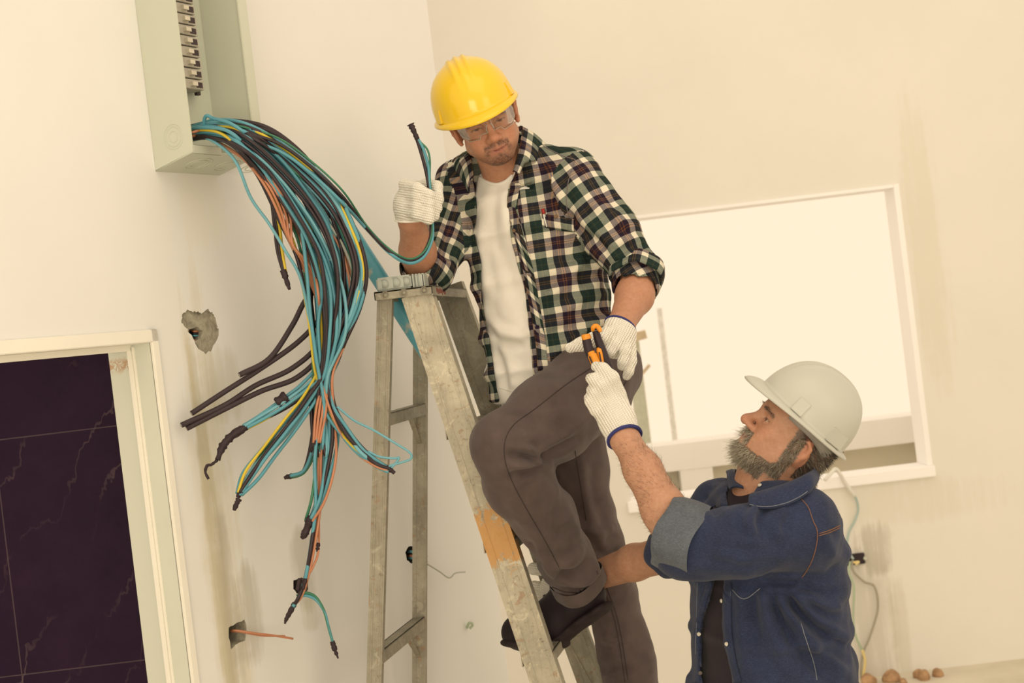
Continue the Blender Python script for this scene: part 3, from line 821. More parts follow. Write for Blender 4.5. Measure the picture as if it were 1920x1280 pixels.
# long copper strand to the lowest tips
r_, a_ = cont([(600, 770, 3.33), (588, 850, 3.32), (590, 940, 3.31), (582, 1020, 3.30), (572, 1080, 3.30), (560, 1118, 3.30), (549, 1135, 3.30)], [12, 14, 14, 8, 5, 4, 2])
o = strand(r_, a_, ['copper', 'black', 'copper', 'blue'], '%s wire in the longest strand hanging down to the wall socket', '%s wires of the longest strand')
tape('tape_end', [(553, 1130, 3.30), (545, 1145, 3.30), (537, 1160, 3.30), (534, 1169, 3.30)], [0.006, 0.0065, 0.005, 0.002], o)
tape('tape_band', [(562, 1084, 3.29), (558, 1106, 3.29)], 0.005, o); tape('tape_band', [(573, 1084, 3.29), (568, 1104, 3.29)], 0.005, o)
wire('copper', [(600, 850, 3.32), (598, 960, 3.31), (597, 1030, 3.31), (588, 1060, 3.30), (574, 1085, 3.30), (560, 1118, 3.30)], 0.003, 'bare copper wire bowing right just above the wall socket')
tape('splice_tape', [(597, 1017, 3.31), (595, 1034, 3.31)], 0.0042, bpy.context.scene.objects.get('copper_wire'))
# blue-green pair curling right from the tape to (632, 1230)
for c, dy in (('blue', 0), ('green', -5)):
    o2 = wire(c, [(556, 1122+dy, 3.305), (572, 1116+dy, 3.31), (592, 1124+dy, 3.32), (608, 1146, 3.32), (616, 1175, 3.32), (624, 1204, 3.32)], 0.0036, '%s wire curling right below the wall socket to a taped tip' % c)
tape('tape_end', [(623, 1202, 3.32), (628, 1218, 3.32), (634, 1234, 3.32)], [0.006, 0.006, 0.002], o2)
# strand going right, in front of the ladder, to (738, 882)
r_, a_ = cont([(618, 760, 3.32), (645, 810, 3.30), (676, 846, 3.29), (706, 868, 3.28), (730, 879, 3.28)], [12, 12, 9, 7, 4])
o = strand(r_, a_, ['blue', 'black', 'copper', 'yellow', 'blue', 'black', 'lightblue', 'blue'], '%s wire in the strand swinging right in front of the ladder leg', '%s wires of the strand in front of the ladder leg')
tape('tape_end', [(724, 876, 3.28), (734, 882, 3.28), (740, 887, 3.28)], [0.006, 0.0065, 0.004], o)
wire('lightblue', [(632, 762, 3.31), (664, 788, 3.30), (700, 806, 3.29), (740, 830, 3.28), (768, 848, 3.28), (770, 860, 3.28), (752, 867, 3.28), (734, 872, 3.28), (726, 878, 3.28)], 0.0028, 'thin pale blue wire looping farthest right over the ladder leg')
wire('lightblue', [(690, 846, 3.29), (712, 856, 3.28), (738, 859, 3.28), (748, 858, 3.28), (742, 868, 3.28), (732, 879, 3.28)], 0.0028, 'thin pale blue wire in a small hook beside the taped tip')
# short taped pair hanging at (535, 540)
for c, dx in (('black', 0), ('yellow', 5), ('black', -4)):
    o2 = wire(c, [(480, 300, 3.28), (505, 360, 3.29), (518+dx, 420, 3.30), (524+dx, 470, 3.30), (533+dx/2, 510, 3.30)], 0.0042, '%s wire of the short taped pair dangling left of the bundle' % c, '%s wires of the short dangling pair' % c)
tape('tape_end', [(531, 506, 3.30), (537, 525, 3.30), (543, 543, 3.30)], [0.008, 0.007, 0.003], o2)
# copper loop inside
for k in range(4):
    wire('copper', [(400, 262, 3.285), (440+4*k, 285+3*k, 3.25), (470+7*k, 312+2*k, 3.24), (498+9*k, 350+3*k, 3.24), (520+8*k, 395+4*k, 3.25+0.008*k), (534+5*k, 432+9*k, 3.27), (556+7*k, 480+4*k, 3.30), (582+3*k, 530, 3.325), (606, 600, 3.33), (610+2*k, 680, 3.33), (612-6*k, 760, 3.31), (600-4*k, 830, 3.31)], 0.0034, 'bare copper wire showing through the front of the hanging bundle', 'copper wires on the front of the bundle')
# the bulk
for c in ['blue', 'black', 'blue', 'black', 'lightblue', 'black', 'yellow', 'black', 'blue', 'grey', 'black', 'blue', 'black', 'lightblue', 'black', 'blue', 'lightblue', 'black', 'yellow', 'green']:
    r_, a_ = cont([(606+rw.uniform(-16, 16), 760+rw.uniform(-20, 30), 3.33), (604+rw.uniform(-14, 14), 850, 3.32)], [14, 10])
    strand(r_, a_, [c], LB, GB)
wire('blue', [(384, 252, 3.30), (383, 226, 3.28), (388, 217, 3.27), (400, 222, 3.26), (440, 236, 3.21), (500, 285, 3.24), (560, 360, 3.27), (600, 440, 3.29), (622, 530, 3.30)], 0.0044, 'blue wire rising in a small hump out of the panel before joining the bundle')
wire('lightblue', [(360, 258, 3.34), (395, 262, 3.27), (440, 300, 3.22), (470, 370, 3.25), (505, 420, 3.27), (535, 470, 3.28), (563, 520, 3.30), (580, 600, 3.31), (590, 690, 3.32)], 0.0040, 'pale blue wire bowing out along the left edge of the bundle')

# ---- the strand held by the electrician
HW = [(352, 246, 3.36), (400, 240, 3.285), (450, 246, 3.22), (520, 268, 3.23), (580, 310, 3.25), (640, 366, 3.28), (684, 424, 3.38), (726, 468, 3.405), (762, 488, 3.44), (790, 478, 3.47), (806, 448, 3.50), (808, 418, 3.515)]
HAND_TOP = {'black': [(806, 380, 3.52), (803, 345, 3.52), (796, 310, 3.52), (786, 275, 3.52), (776, 246, 3.52)],
            'blue': [(808, 380, 3.52), (805, 340, 3.52), (803, 312, 3.52), (794, 280, 3.52), (781, 256, 3.52)],
            'green': [(810, 380, 3.52), (806, 335, 3.52), (806, 300, 3.52), (801, 280, 3.52), (788, 266, 3.52)]}
for i, c in enumerate(('black', 'blue', 'green')):
    rt = [(x+(0, 3, 2)[i], y+(0, 5, -3)[i]*(1 if k > 5 else 3), d) for k, (x, y, d) in enumerate(HW)]
    o2 = wire(c, rt+HAND_TOP[c], (0.0042, 0.0040, 0.0026)[i], '%s wire led through the raised fist of the man in the yellow helmet' % c)
    if i == 0: tape('tape_end', [(783, 262, 3.52), (776, 246, 3.52), (770, 233, 3.52)], [0.0056, 0.0068, 0.0085], o2)

# ---- wires in the wall sockets
def wall_px(px, py, n=0.004):
    s, z = onwall(px, py, n); return wall(s, n, z)
def wwire(col, pts, r, label, name='wire', group=None):
    o = mesh_obj(name, *tube_geo(spline(pts, 8), r, 8), WM[col]); return setp(o, label, 'wire', group)
wwire('copper', [wall_px(432, 1182, -0.02), wall_px(445, 1182, 0.005), wall_px(480, 1187, 0.03), wall_px(520, 1192, 0.05), wall_px(549, 1197, 0.06)], 0.0028, 'bare copper wire sticking out of the lower left wall socket', 'copper_wire')
wwire('copper', [wall_px(434, 1184, -0.02), wall_px(450, 1184, 0.008), wall_px(490, 1191, 0.03), wall_px(534, 1192, 0.055)], 0.0024, 'shorter copper wire beside the long one in the lower left socket', 'copper_wire')
for i, (c, y) in enumerate((('copper', 620), ('black', 624), ('blue', 628), ('copper', 637))):
    wwire(c, [wall_px(357, y, -0.045), wall_px(364, y+1, -0.018), wall_px(373, y+1, -0.025), wall_px(378, y+2, -0.05)], 0.0026, '%s wire end inside the chipped hole beside the doorway%s' % ({'copper': 'copper'}.get(c, c), ', lowest of four' if i == 3 else (', topmost of four' if i == 0 else '')))
for i, (c, y) in enumerate((('lightblue', 1034), ('copper', 1042), ('blue', 1046))):
    wwire(c, [wall_px(765, y, -0.03), wall_px(772, y, 0.0), wall_px(790, y+5, 0.02), wall_px(800, y+9+i*2, 0.02)], 0.004, '%s wire coiled in the round wall socket behind the ladder legs' % {'lightblue': 'pale blue'}.get(c, c))
wwire('grey', [wall_px(796, 1054, 0.02), wall_px(822, 1070, 0.03), wall_px(842, 1083, 0.04), wall_px(854, 1074, 0.04), wall_px(872, 1072, 0.03)], 0.0022, 'thin grey wire bent in a V beyond the ladder legs')
for c, dy in (('green', 0), ('white', 5)):
    wwire(c, [wall_px(738, 776+dy, 0.004), wall_px(752, 782+dy, 0.02), wall_px(768, 778+dy, 0.02), wall_px(782, 770+dy, 0.01)], 0.003, '%s wire on the wall behind the upper ladder brace' % c)

# ---- socket and wires under the window
sb = empty('wall_socket_box', (*[onback(1602, 1047)[0]], YB, onback(1602, 1047)[1]), 'black wall socket box under the window, wires passing through it', 'socket box')
def bk(px, py, off=0.01): return P(px, py, YB-off)
mb = MB(); a, b = onback(1584, 1057), onback(1620, 1038); zc_ = (a[1]+b[1])/2
mb.box((a[0], YB-0.012, zc_-0.027), (b[0]-a[0], 0, 0), (0, 0.012, 0), (0, 0, 0.054)); mb.build('box', M_BLK, sb, bevel=0.003)
for x in (a[0], b[0]):
    mb = MB(); mb.disc((x, YB-0.014, zc_), (0, -1, 0), 0.009, 0.002, 12); mb.build('screw_lug', M_BOX, sb)
FADE = {'lightblue': (0.40, 0.52, 0.50, 1), 'grey': (0.36, 0.34, 0.27, 1), 'green': (0.42, 0.52, 0.38, 1), 'yellow': (0.78, 0.64, 0.30, 1)}
FADE = {k_: wire_mat('haze_paled_%s_insulation' % k_, c_, 0.7) for k_, c_ in FADE.items()}  # insulation colours paled to paint in background haze
def bwire(col, pts, r, label, name='wire'):
    return setp(mesh_obj(name, *tube_geo(spline(pts, 8), r, 8), FADE[col]), label, 'wire')
setp(mesh_obj('wire', *tube_geo(spline([wall_px(876, 1176, 0.0), wall_px(880, 1167, 0.02), wall_px(886, 1171, 0.02), wall_px(881, 1178, 0.01)], 8), 0.004, 8), FADE['green']), 'short pale green wire curl poking out of the wall beyond the ladder', 'wire')
o = bwire('lightblue', [bk(1548, 898, 0.10), bk(1558, 888, 0.09), bk(1567, 880, 0.075), bk(1576, 890, 0.06), bk(1585, 905, 0.045), bk(1604, 932, 0.03), bk(1609, 955, 0.02), bk(1603, 975, 0.02), bk(1591, 1000, 0.02), bk(1589, 1030, 0.02), bk(1600, 1048, 0.02)], 0.006, 'pale blue wire in a white sleeve hanging from the window ledge to the black socket')
mb = MB(); mb.tube(spline([bk(1546, 900, 0.10), bk(1558, 887, 0.09), bk(1567, 879, 0.075), bk(1576, 890, 0.06), bk(1585, 905, 0.045), bk(1603, 930, 0.03)], 8), 0.0095, 8); mb.build('sleeve', WM['white'], o, smooth=True)
bwire('grey', [bk(1598, 1050, 0.02), bk(1600, 1070, 0.03), bk(1620, 1090, 0.03), bk(1640, 1100, 0.03), bk(1646, 1140, 0.03), bk(1632, 1190, 0.03), bk(1618, 1225, 0.03), bk(1614, 1258, 0.03), bk(1617, 1280, 0.03)], 0.0055, 'grey wire looping right below the black socket')
o = bwire('green', [bk(1594, 1052, 0.02), bk(1592, 1075, 0.03), bk(1601, 1100, 0.03), bk(1600, 1160, 0.03), bk(1604, 1190, 0.03), bk(1617, 1220, 0.03)], 0.0055, 'pale green wire hanging straight below the black socket')
bwire('yellow', [bk(1600, 1054, 0.025), bk(1610, 1053, 0.03), bk(1604, 1058, 0.03)], 0.006, 'short yellow wire end in the black socket')
bwire('yellow', [bk(1617, 1218, 0.035), bk(1622, 1240, 0.035), bk(1618, 1270, 0.035), bk(1617, 1290, 0.035)], 0.007, 'yellow wire hanging to the floor below the black socket')
# rubble at the foot of the wall
f = Field(); rr = np.random.RandomState(4); c0 = P(1675, 1276, YB-0.15); c0[2] = 0.0
for i in range(9): f.ell(c0+np.array([rr.normal()*0.10, rr.normal()*0.05, 0.012]), np.eye(3), 0.02+0.02*rr.rand(3), 0.02)
V, Fc = f.mesh(0.008, lambda Q: 0.004*sinnoise(3, 120)(Q))
o = mesh_obj('rubble_heap', V, Fc, plain('brick_rubble', (0.40, 0.25, 0.14, 1), 0.9, var=0.4, scale=25)); setp(o, 'small heap of brown rubble on the floor by the rear wall', 'rubble', kind='stuff')

# ================================================================ step ladder
def alu_mat(name, stain=0.5, orange=None, lum=1.0):
    t = NT(name, 0.55, 0.35, 0.12); v = t.coord()
    n1 = t.noise(v, 7, 6, 0.7, 0.5); n2 = t.noise(v, 75, 5, 0.8); n3 = t.noise(v, 22, 5, 0.7, 1.2); n4 = t.noise(t.coord(scale=(1, 1, 0.12)), 90, 4, 0.6)
    c = t.ramp(n1, [(0.3, (0.30*lum, 0.285*lum, 0.225*lum)), (0.5, (0.42*lum, 0.395*lum, 0.31*lum)), (0.72, (0.55*lum, 0.52*lum, 0.41*lum))])
    c = t.mix(t.math('MULTIPLY', t.ramp(n4, [(0.52, (0, 0, 0)), (0.66, (1, 1, 1))]), 0.35), c, (0.26*lum, 0.245*lum, 0.20*lum, 1))
    c = t.mix(t.math('MULTIPLY', t.ramp(n3, [(0.56, (0, 0, 0)), (0.64, (1, 1, 1))]), stain), c, (0.62*lum, 0.585*lum, 0.46*lum, 1))
    c = t.mix(t.math('MULTIPLY', t.ramp(n2, [(0.57, (0, 0, 0)), (0.66, (1, 1, 1))]), stain), c, (0.14, 0.105, 0.075, 1))
    c = t.mix(t.math('MULTIPLY', t.ramp(t.noise(v, 15, 5, 0.65, 2.5), [(0.60, (0, 0, 0)), (0.66, (1, 1, 1))]), stain*0.9), c, (0.30, 0.17, 0.09, 1))
    if orange:
        sx = t.n('ShaderNodeSeparateXYZ'); t.l(t.n('ShaderNodeTexCoord').outputs['Object'], sx.inputs[0])
        zc, hh = orange
        d = t.math('DIVIDE', t.math('ABSOLUTE', t.math('SUBTRACT', sx.outputs[2], zc)), hh)
        d = t.math('ADD', d, t.math('MULTIPLY', t.math('SUBTRACT', n3, 0.5), 1.5)); d = t.math('ADD', d, t.math('MULTIPLY', t.math('SUBTRACT', n2, 0.5), 0.9))
        d = t.math('ADD', d, t.math('MULTIPLY', t.math('SUBTRACT', n1, 0.5), 2.2)); d = t.math('ADD', d, t.math('MULTIPLY', t.ramp(n2, [(0.52, (0, 0, 0)), (0.62, (1, 1, 1))]), 0.5)); m = t.ramp(d, [(0.72, (1, 1, 1)), (0.95, (0, 0, 0))])
        c = t.mix(t.math('MULTIPLY', m, 0.85), c, (0.52, 0.27, 0.075, 1))
    t.base(c); t.bump(n2, 0.25, 0.003); return t.m
M_ALU = alu_mat('worn_aluminium', 0.55, None, 0.72)
LT = P(783, 559, 3.60); LB_ = P(1024, 1280, 3.60)
FT = P(845, 548, 4.05); FB_ = P(1109, 1280, 4.05)
RT = P(721, 560, 3.62); RB_ = P(701, 1280, 3.62)
GT = P(787, 600, 4.03); GB_ = P(785, 1280, 4.03)
def tofloor(a, b):
    t = a[2]/(a[2]-b[2]); return a+(b-a)*t
L0, F0, R0, G0 = (tofloor(*q) for q in ((LT, LB_), (FT, FB_), (RT, RB_), (GT, GB_)))
M_ALUO = alu_mat('worn_aluminium_orange_paint', 0.6, (P(925, 1010, 3.6)[2]-0.0, 0.085))
ladder = empty('step_ladder', ((L0+R0)/2)*[1, 1, 0], 'tall paint-stained aluminium step ladder under the man in the yellow helmet', 'ladder')
def rail(name, a, b, w, m, flip=1):
    d = vnorm(b-a); side = vnorm(np.cross(d, FWD)); side = side if side[0] > 0 else -side; nr = np.cross(d, side); nr = nr if nr[1] < 0 else -nr
    mb = MB(); t = 0.003; q = nr*flip
    mb.box(a-side*w/2, side*w, b-a, -q*t)                       # web, facing outward
    wd_ = vnorm((FT-LT)*[1, 1, 0])*(0.042 if w > 0.05 else 0.022)*(1 if flip > 0 else -1)
    mb.box(a-side*w/2-q*t, side*t, b-a, wd_); mb.box(a+side*(w/2-t)-q*t, side*t, b-a, wd_)
    mb.box(a-side*w*0.30+q*0.0015, side*0.004, b-a, -q*0.002); mb.box(a+side*w*0.26+q*0.0015, side*0.004, b-a, -q*0.002)
    return mb.build(name, m, ladder)
rail('front_rail', LT+(LT-L0)*0.006, L0, 0.078, M_ALUO, 1)
rail('front_rail', FT+(FT-F0)*0.010, F0, 0.078, M_ALU, 1)
rail('rear_rail', RT, R0, 0.038, M_ALU, 1); rail('rear_rail', GT+(GT-G0)*0.03, G0, 0.038, M_ALU, 1)
# steps between the front rails
def onrail(a, b, z): return a+(b-a)*((a[2]-z)/(a[2]-b[2]))
stepz = [P(893, 795, 3.62)[2]-0.297*k for k in range(-0, 7)]
fd = vnorm((L0-R0)*[1, 1, 0])
for k, z in enumerate(stepz):
    if z < 0.1: break
    a = onrail(LT, L0, z)+np.array([0, 0.004, 0]); b = onrail(FT, F0, z)-np.array([0, 0.004, 0])
    mb = MB(); mb.box(a-fd*0.040, fd*0.080, b-a, -Zv*0.004); mb.box(a+fd*0.037, fd*0.003, b-a, -Zv*0.030); mb.box(a-fd*0.040, fd*0.003, b-a, -Zv*0.030)
    for q in (-0.02, 0.0, 0.02): mb.box(a+fd*q+Zv*0.001, fd*0.004, b-a, -Zv*0.002)
    o = mb.build('step', M_ALU, ladder)
    # diagonal brace rods below each step
    for s_ in (0.25, 0.8):
        br = MB(); p0 = a+(b-a)*s_-Zv*0.03; p1 = onrail(LT, L0, z-0.20)+np.array([0, 0.01, 0]) if s_ < 0.5 else onrail(FT, F0, z-0.20)-np.array([0, 0.01, 0])
        br.bar(p0, p1, FWD, 0.012, 0.004); br.build('brace', M_ALU, o)
for z, z2 in ((P(728, 775, 3.62)[2], None), (P(712, 1222, 3.62)[2], None)):
    a = onrail(RT, R0, z)+np.array([0, 0.002, 0]); b = onrail(GT, G0, z)
    mb = MB(); mb.box(a-fd*0.018, fd*0.034, b-a, -Zv*0.003); mb.box(a-fd*0.018, fd*0.003, b-a, -Zv*0.032); mb.box(a+fd*0.013, fd*0.003, b-a, -Zv*0.032)
    o = mb.build('rear_brace', M_ALU, ladder)
    br = MB(); br.bar(a+(b-a)*0.7-Zv*0.032, onrail(GT, G0, z-0.11), fd, 0.012, 0.004); br.build('brace', M_ALU, o)
for z in (P(728, 775, 3.62)[2]-0.9,):
    a = onrail(RT, R0, z); b = onrail(GT, G0, z); mb = MB(); mb.box(a-fd*0.018, fd*0.034, b-a, -Zv*0.03); mb.build('rear_brace', M_ALU, ladder)
# cap
ca = P(700, 544, 3.585); cb = P(810, 535, 3.585); cz = max(ca[2], cb[2]); 
w_ = (P(873, 528, 4.07)-cb)*[1, 1, 0]
ca[2] = cb[2] = P(755, 541, 3.585)[2]
mb = MB(); e = vnorm((cb-ca)*[1, 1, 0])*np.linalg.norm((cb-ca)[:2])
mb.box(ca, e, w_, -Zv*0.005); mb.box(ca, e, vnorm(w_)*0.004, -Zv*0.022); mb.box(ca+w_-vnorm(w_)*0.004, e, vnorm(w_)*0.004, -Zv*0.024)
mb.box(ca+e-vnorm(e)*0.004, vnorm(e)*0.004, w_, -Zv*0.026); mb.box(ca, vnorm(e)*0.004, w_, -Zv*0.022)
cap = mb.build('cap', M_ALU, ladder, bevel=0.0012)
for x, y in ((722, 550), (757, 547), (795, 545)):
    q = P(x, y, 3.585); q = ca+e*((q-ca)@e/(e@e))-Zv*0.011; mb = MB(); mb.disc(q, -FWD, 0.006, 0.004, 16, 0.0045); mb.ring(q-FWD*0.001, FWD, 0.009, 0.0012, 20); mb.build('rivet', M_ALU, cap, smooth=True)
mb = MB(); q = ca+e+w_*0.32-Zv*0.013
for k in range(9): mb.box(ca+e*1.0005+w_*(0.10+0.028*k)-Zv*(0.005+0.002*(k % 3)), vnorm(e)*0.0006, w_*0.018, -Zv*(0.012+0.002*(k % 2)))
mb.build('red_paint', plain('red_paint_smear', (0.20, 0.05, 0.035, 1), 0.6), cap)
# spreader latch
mb = MB(); mb.bar(P(935, 738, 4.0), P(945, 775, 3.98), FWD, 0.02, 0.01); mb.tube(spline([P(928, 735, 3.97), P(936, 752, 3.96), P(944, 778, 3.97)], 6), 0.005, 6); mb.build('spreader_latch', plain('zinc_latch', (0.5, 0.5, 0.46, 1), 0.3, 0.5, 0.6), ladder)
# feet
for q in (L0, F0, R0, G0):
    mb = MB(); mb.box(q+np.array([-0.045, -0.02, 0]), (0.09, 0, 0), (0, 0.045, 0), (0, 0, 0.03)); mb.build('rubber_foot', M_BLK, ladder)

# ---- grey junction box on the ladder's cap
M_JB = plain('grey_junction_plastic', (0.42, 0.46, 0.42, 1), 0.45, 0.4, var=0.05)
A = P(706, 540, 3.60); Bq = P(772, 536, 3.60); z0 = ca[2]+0.0008; zt = z0+0.034
A[2] = Bq[2] = z0; ej = vnorm(e); wj = vnorm(w_); Lj = (Bq-A)@ej
jb = empty('junction_box', A, 'small grey plastic junction box lying on the ladder cap', 'junction box')
mb = MB(); mb.box(A, ej*Lj, wj*0.085, Zv*0.034); mb.build('body', M_JB, jb, bevel=0.004)
mb = MB()
for k in (0.22, 0.54, 0.84):
    c = A+ej*Lj*k+Zv*0.017; mb.disc(c, -wj, 0.0115 if k != 0.54 else 0.013, 0.0008, 28); mb.ring(c-wj*0.0008, wj, 0.0125 if k != 0.54 else 0.014, 0.0008, 28)
mb.build('knockout', M_JB, jb, smooth=True)
mb = MB()
for k in range(4): mb.box(A+ej*(Lj+0.003+0.0075*k)+wj*0.004*k, ej*0.004, wj*0.06, Zv*0.034)
mb.box(A+ej*Lj+wj*0.012, ej*0.031, wj*0.05, Zv*0.032)
mb.build('ribbed_end', M_JB, jb, bevel=0.001)

# ---- blue plastic pipe leaning behind the ladder
t = NT('blue_pvc', 0.35, 0.5); v = t.coord(); n = t.noise(v, 14, 4, 0.6)
t.base(t.mix(t.ramp(n, [(0.60, (0, 0, 0)), (0.68, (1, 1, 1))]), (0.085, 0.33, 0.43, 1), (0.36, 0.40, 0.36, 1)))
p0 = P(628, 392, 3.86); p1 = P(872, 770, 3.845)
mb = MB(); u = vnorm(p1-p0); mb.tube([p0, p0+u*0.001, p1-u*0.001, p1], 0.0235, 24, cap=False); mb.tube([p1, p1-u*0.001, p0+u*0.001, p0], 0.021, 24, cap=False)
o = mb.build('plastic_pipe', t.m, smooth=True); setp(o, 'blue plastic conduit pipe leaning through the ladder behind the wires', 'pipe')
# ================================================================ people: shared builders
class Loc:
    """local frame (head): x to the person's image-right side, y forward, z up; metres times s"""
    def __init__(L, o, X, Y, Z, s=1.0): L.o = np.asarray(o, float); L.A = np.array([vnorm(X), vnorm(Y), vnorm(Z)]); L.s = s
    def p(L, x, y, z): return L.o+L.s*(np.array([x, y, z])@L.A)
    def inv(L, V): return (V-L.o)@L.A.T/L.s
    def tilt(L, ax, ang, shift=(0, 0, 0)):
        M = np.array(Matrix.Rotation(ang, 3, ax)); B = M.T@L.A
        return Loc(L.p(*shift), B[0], B[1], B[2], L.s)
def img_dir(x, y, toward=0.0):
    """direction from image right x / image up y / towards the camera"""
    return x*RGT+y*UPV-toward*FWD

def add_head(f, L, thin=1.0, nose=0.0, beard=0.0, jaw=1.0):
    s = L.s; p = L.p; A = L.A
    E = lambda c, r, k=0.02, op='+', AA=None: f.ell(p(*c), A if AA is None else AA, np.array(r)*s, k*s, op)
    C = lambda a, b, ra, rb, k=0.015, op='+': f.cone(p(*a), p(*b), ra*s, rb*s, k*s, op=op)
    E((0, -0.008, 0.045), (0.075*thin, 0.098, 0.086))
    E((0, 0.040, -0.005), (0.062*thin, 0.056, 0.076), 0.03)
    E((0, 0.052, 0.045), (0.058*thin, 0.045, 0.045), 0.03)
    for q in (-1, 1):
        C((q*0.052*jaw, 0.012, -0.045), (q*0.020, 0.074, -0.074), 0.020, 0.016, 0.035)
        E((q*0.042, 0.066, -0.006), (0.021, 0.020, 0.017), 0.022)
        E((q*0.036, 0.070, -0.035), (0.020, 0.020, 0.022), 0.025)
    E((0, 0.081, -0.077), (0.021, 0.016, 0.014), 0.02)
    E((0, 0.084, -0.050), (0.030, 0.016, 0.024), 0.02)
    C((-0.040, 0.078, 0.036), (0, 0.090, 0.036), 0.010, 0.010, 0.018); C((0.040, 0.078, 0.036), (0, 0.090, 0.036), 0.010, 0.010, 0.018)
    for q in (-1, 1): E((q*0.032, 0.096, 0.018), (0.019, 0.014, 0.0105), 0.012, '-')
    ny = nose
    C((0, 0.088, 0.030), (0, 0.112+ny, -0.010), 0.0085, 0.0105, 0.012); E((0, 0.113+ny, -0.015), (0.0125, 0.0125, 0.0115), 0.010)
    for q in (-1, 1):
        E((q*0.0135, 0.101+ny*0.5, -0.020), (0.0085, 0.0115, 0.009), 0.007)
        f.ell(p(q*0.007, 0.106+ny, -0.0285), A, np.array((0.0038, 0.0055, 0.004))*s, 0.003*s, '-')
        # eyelids over the eyeballs
        E((q*0.032, 0.0765, 0.0175), (0.0145, 0.0135, 0.0125), 0.003)
        C((q*0.018, 0.083, 0.0185), (q*0.032, 0.0915, 0.0225), 0.0028, 0.0034, 0.003); C((q*0.032, 0.0915, 0.0225), (q*0.046, 0.080, 0.0185), 0.0034, 0.0028, 0.003)
        C((q*0.019, 0.083, 0.0155), (q*0.032, 0.0895, 0.0095), 0.0022, 0.0028, 0.004); C((q*0.032, 0.0895, 0.0095), (q*0.046, 0.0795, 0.016), 0.0028, 0.0022, 0.004)
        # ears
        B = np.array(Matrix.Rotation(-q*0.35, 3, 'Z')).T@A
        f.ell(p(q*0.079, -0.006, 0.004), B, np.array((0.0075, 0.0185, 0.031))*s, 0.006*s)
        f.ell(p(q*0.0865, -0.003, 0.004), B, np.array((0.0055, 0.0105, 0.018))*s, 0.004*s, '-')
        pts = [p(q*0.083, 0.012, 0.010), p(q*0.088, 0.006, 0.027), p(q*0.091, -0.008, 0.033), p(q*0.092, -0.021, 0.020), p(q*0.089, -0.020, 0.000), p(q*0.083, -0.008, -0.020), p(q*0.080, 0.004, -0.026)]
        f.chain(pts, np.array([0.003, 0.0038, 0.0042, 0.0042, 0.004, 0.005, 0.0055])*s, 0.004*s)
        f.cone(p(q*0.082, 0.009, -0.004), p(q*0.084, 0.008, 0.004), 0.0045*s, 0.0035*s, 0.004*s)
    # lips
    C((-0.021, 0.090, -0.0452), (0, 0.0985, -0.0445), 0.0038, 0.0055, 0.006); C((0.021, 0.090, -0.0452), (0, 0.0985, -0.0445), 0.0042, 0.0055, 0.006)
    C((-0.019, 0.090, -0.0505), (0, 0.0975, -0.0555), 0.0042, 0.0062, 0.006); C((0.019, 0.090, -0.0505), (0, 0.0975, -0.0555), 0.0045, 0.0062, 0.006)
    C((-0.027, 0.089, -0.0455), (0, 0.1055, -0.0500), 0.0015, 0.0017, 0.003, '-'); C((0.027, 0.089, -0.0455), (0, 0.1055, -0.0500), 0.0014, 0.0016, 0.003, '-')

def skin_mat(name, rough=0.5):
    t = NT(name, rough, 0.35)
    a = t.n('ShaderNodeAttribute', _attribute_name='tint'); v = t.coord()
    n = t.noise(v, 90, 4, 0.65); n2 = t.noise(v, 420, 3, 0.6)
    c = t.mix(t.ramp(n, [(0.35, (0, 0, 0)), (0.7, (0.35, 0.35, 0.35))]), a.outputs['Color'], (0.30, 0.105, 0.055, 1))
    t.base(c); t.b.inputs['Subsurface Weight'].default_value = 0.06; t.b.inputs['Subsurface Radius'].default_value = (0.012, 0.004, 0.002); t.b.inputs['Subsurface Scale'].default_value = 0.5
    t.bump(t.math('ADD', n2, t.math('MULTIPLY', n, 0.6)), 0.22, 0.0015); return t.m
M_SKIN = skin_mat('skin')

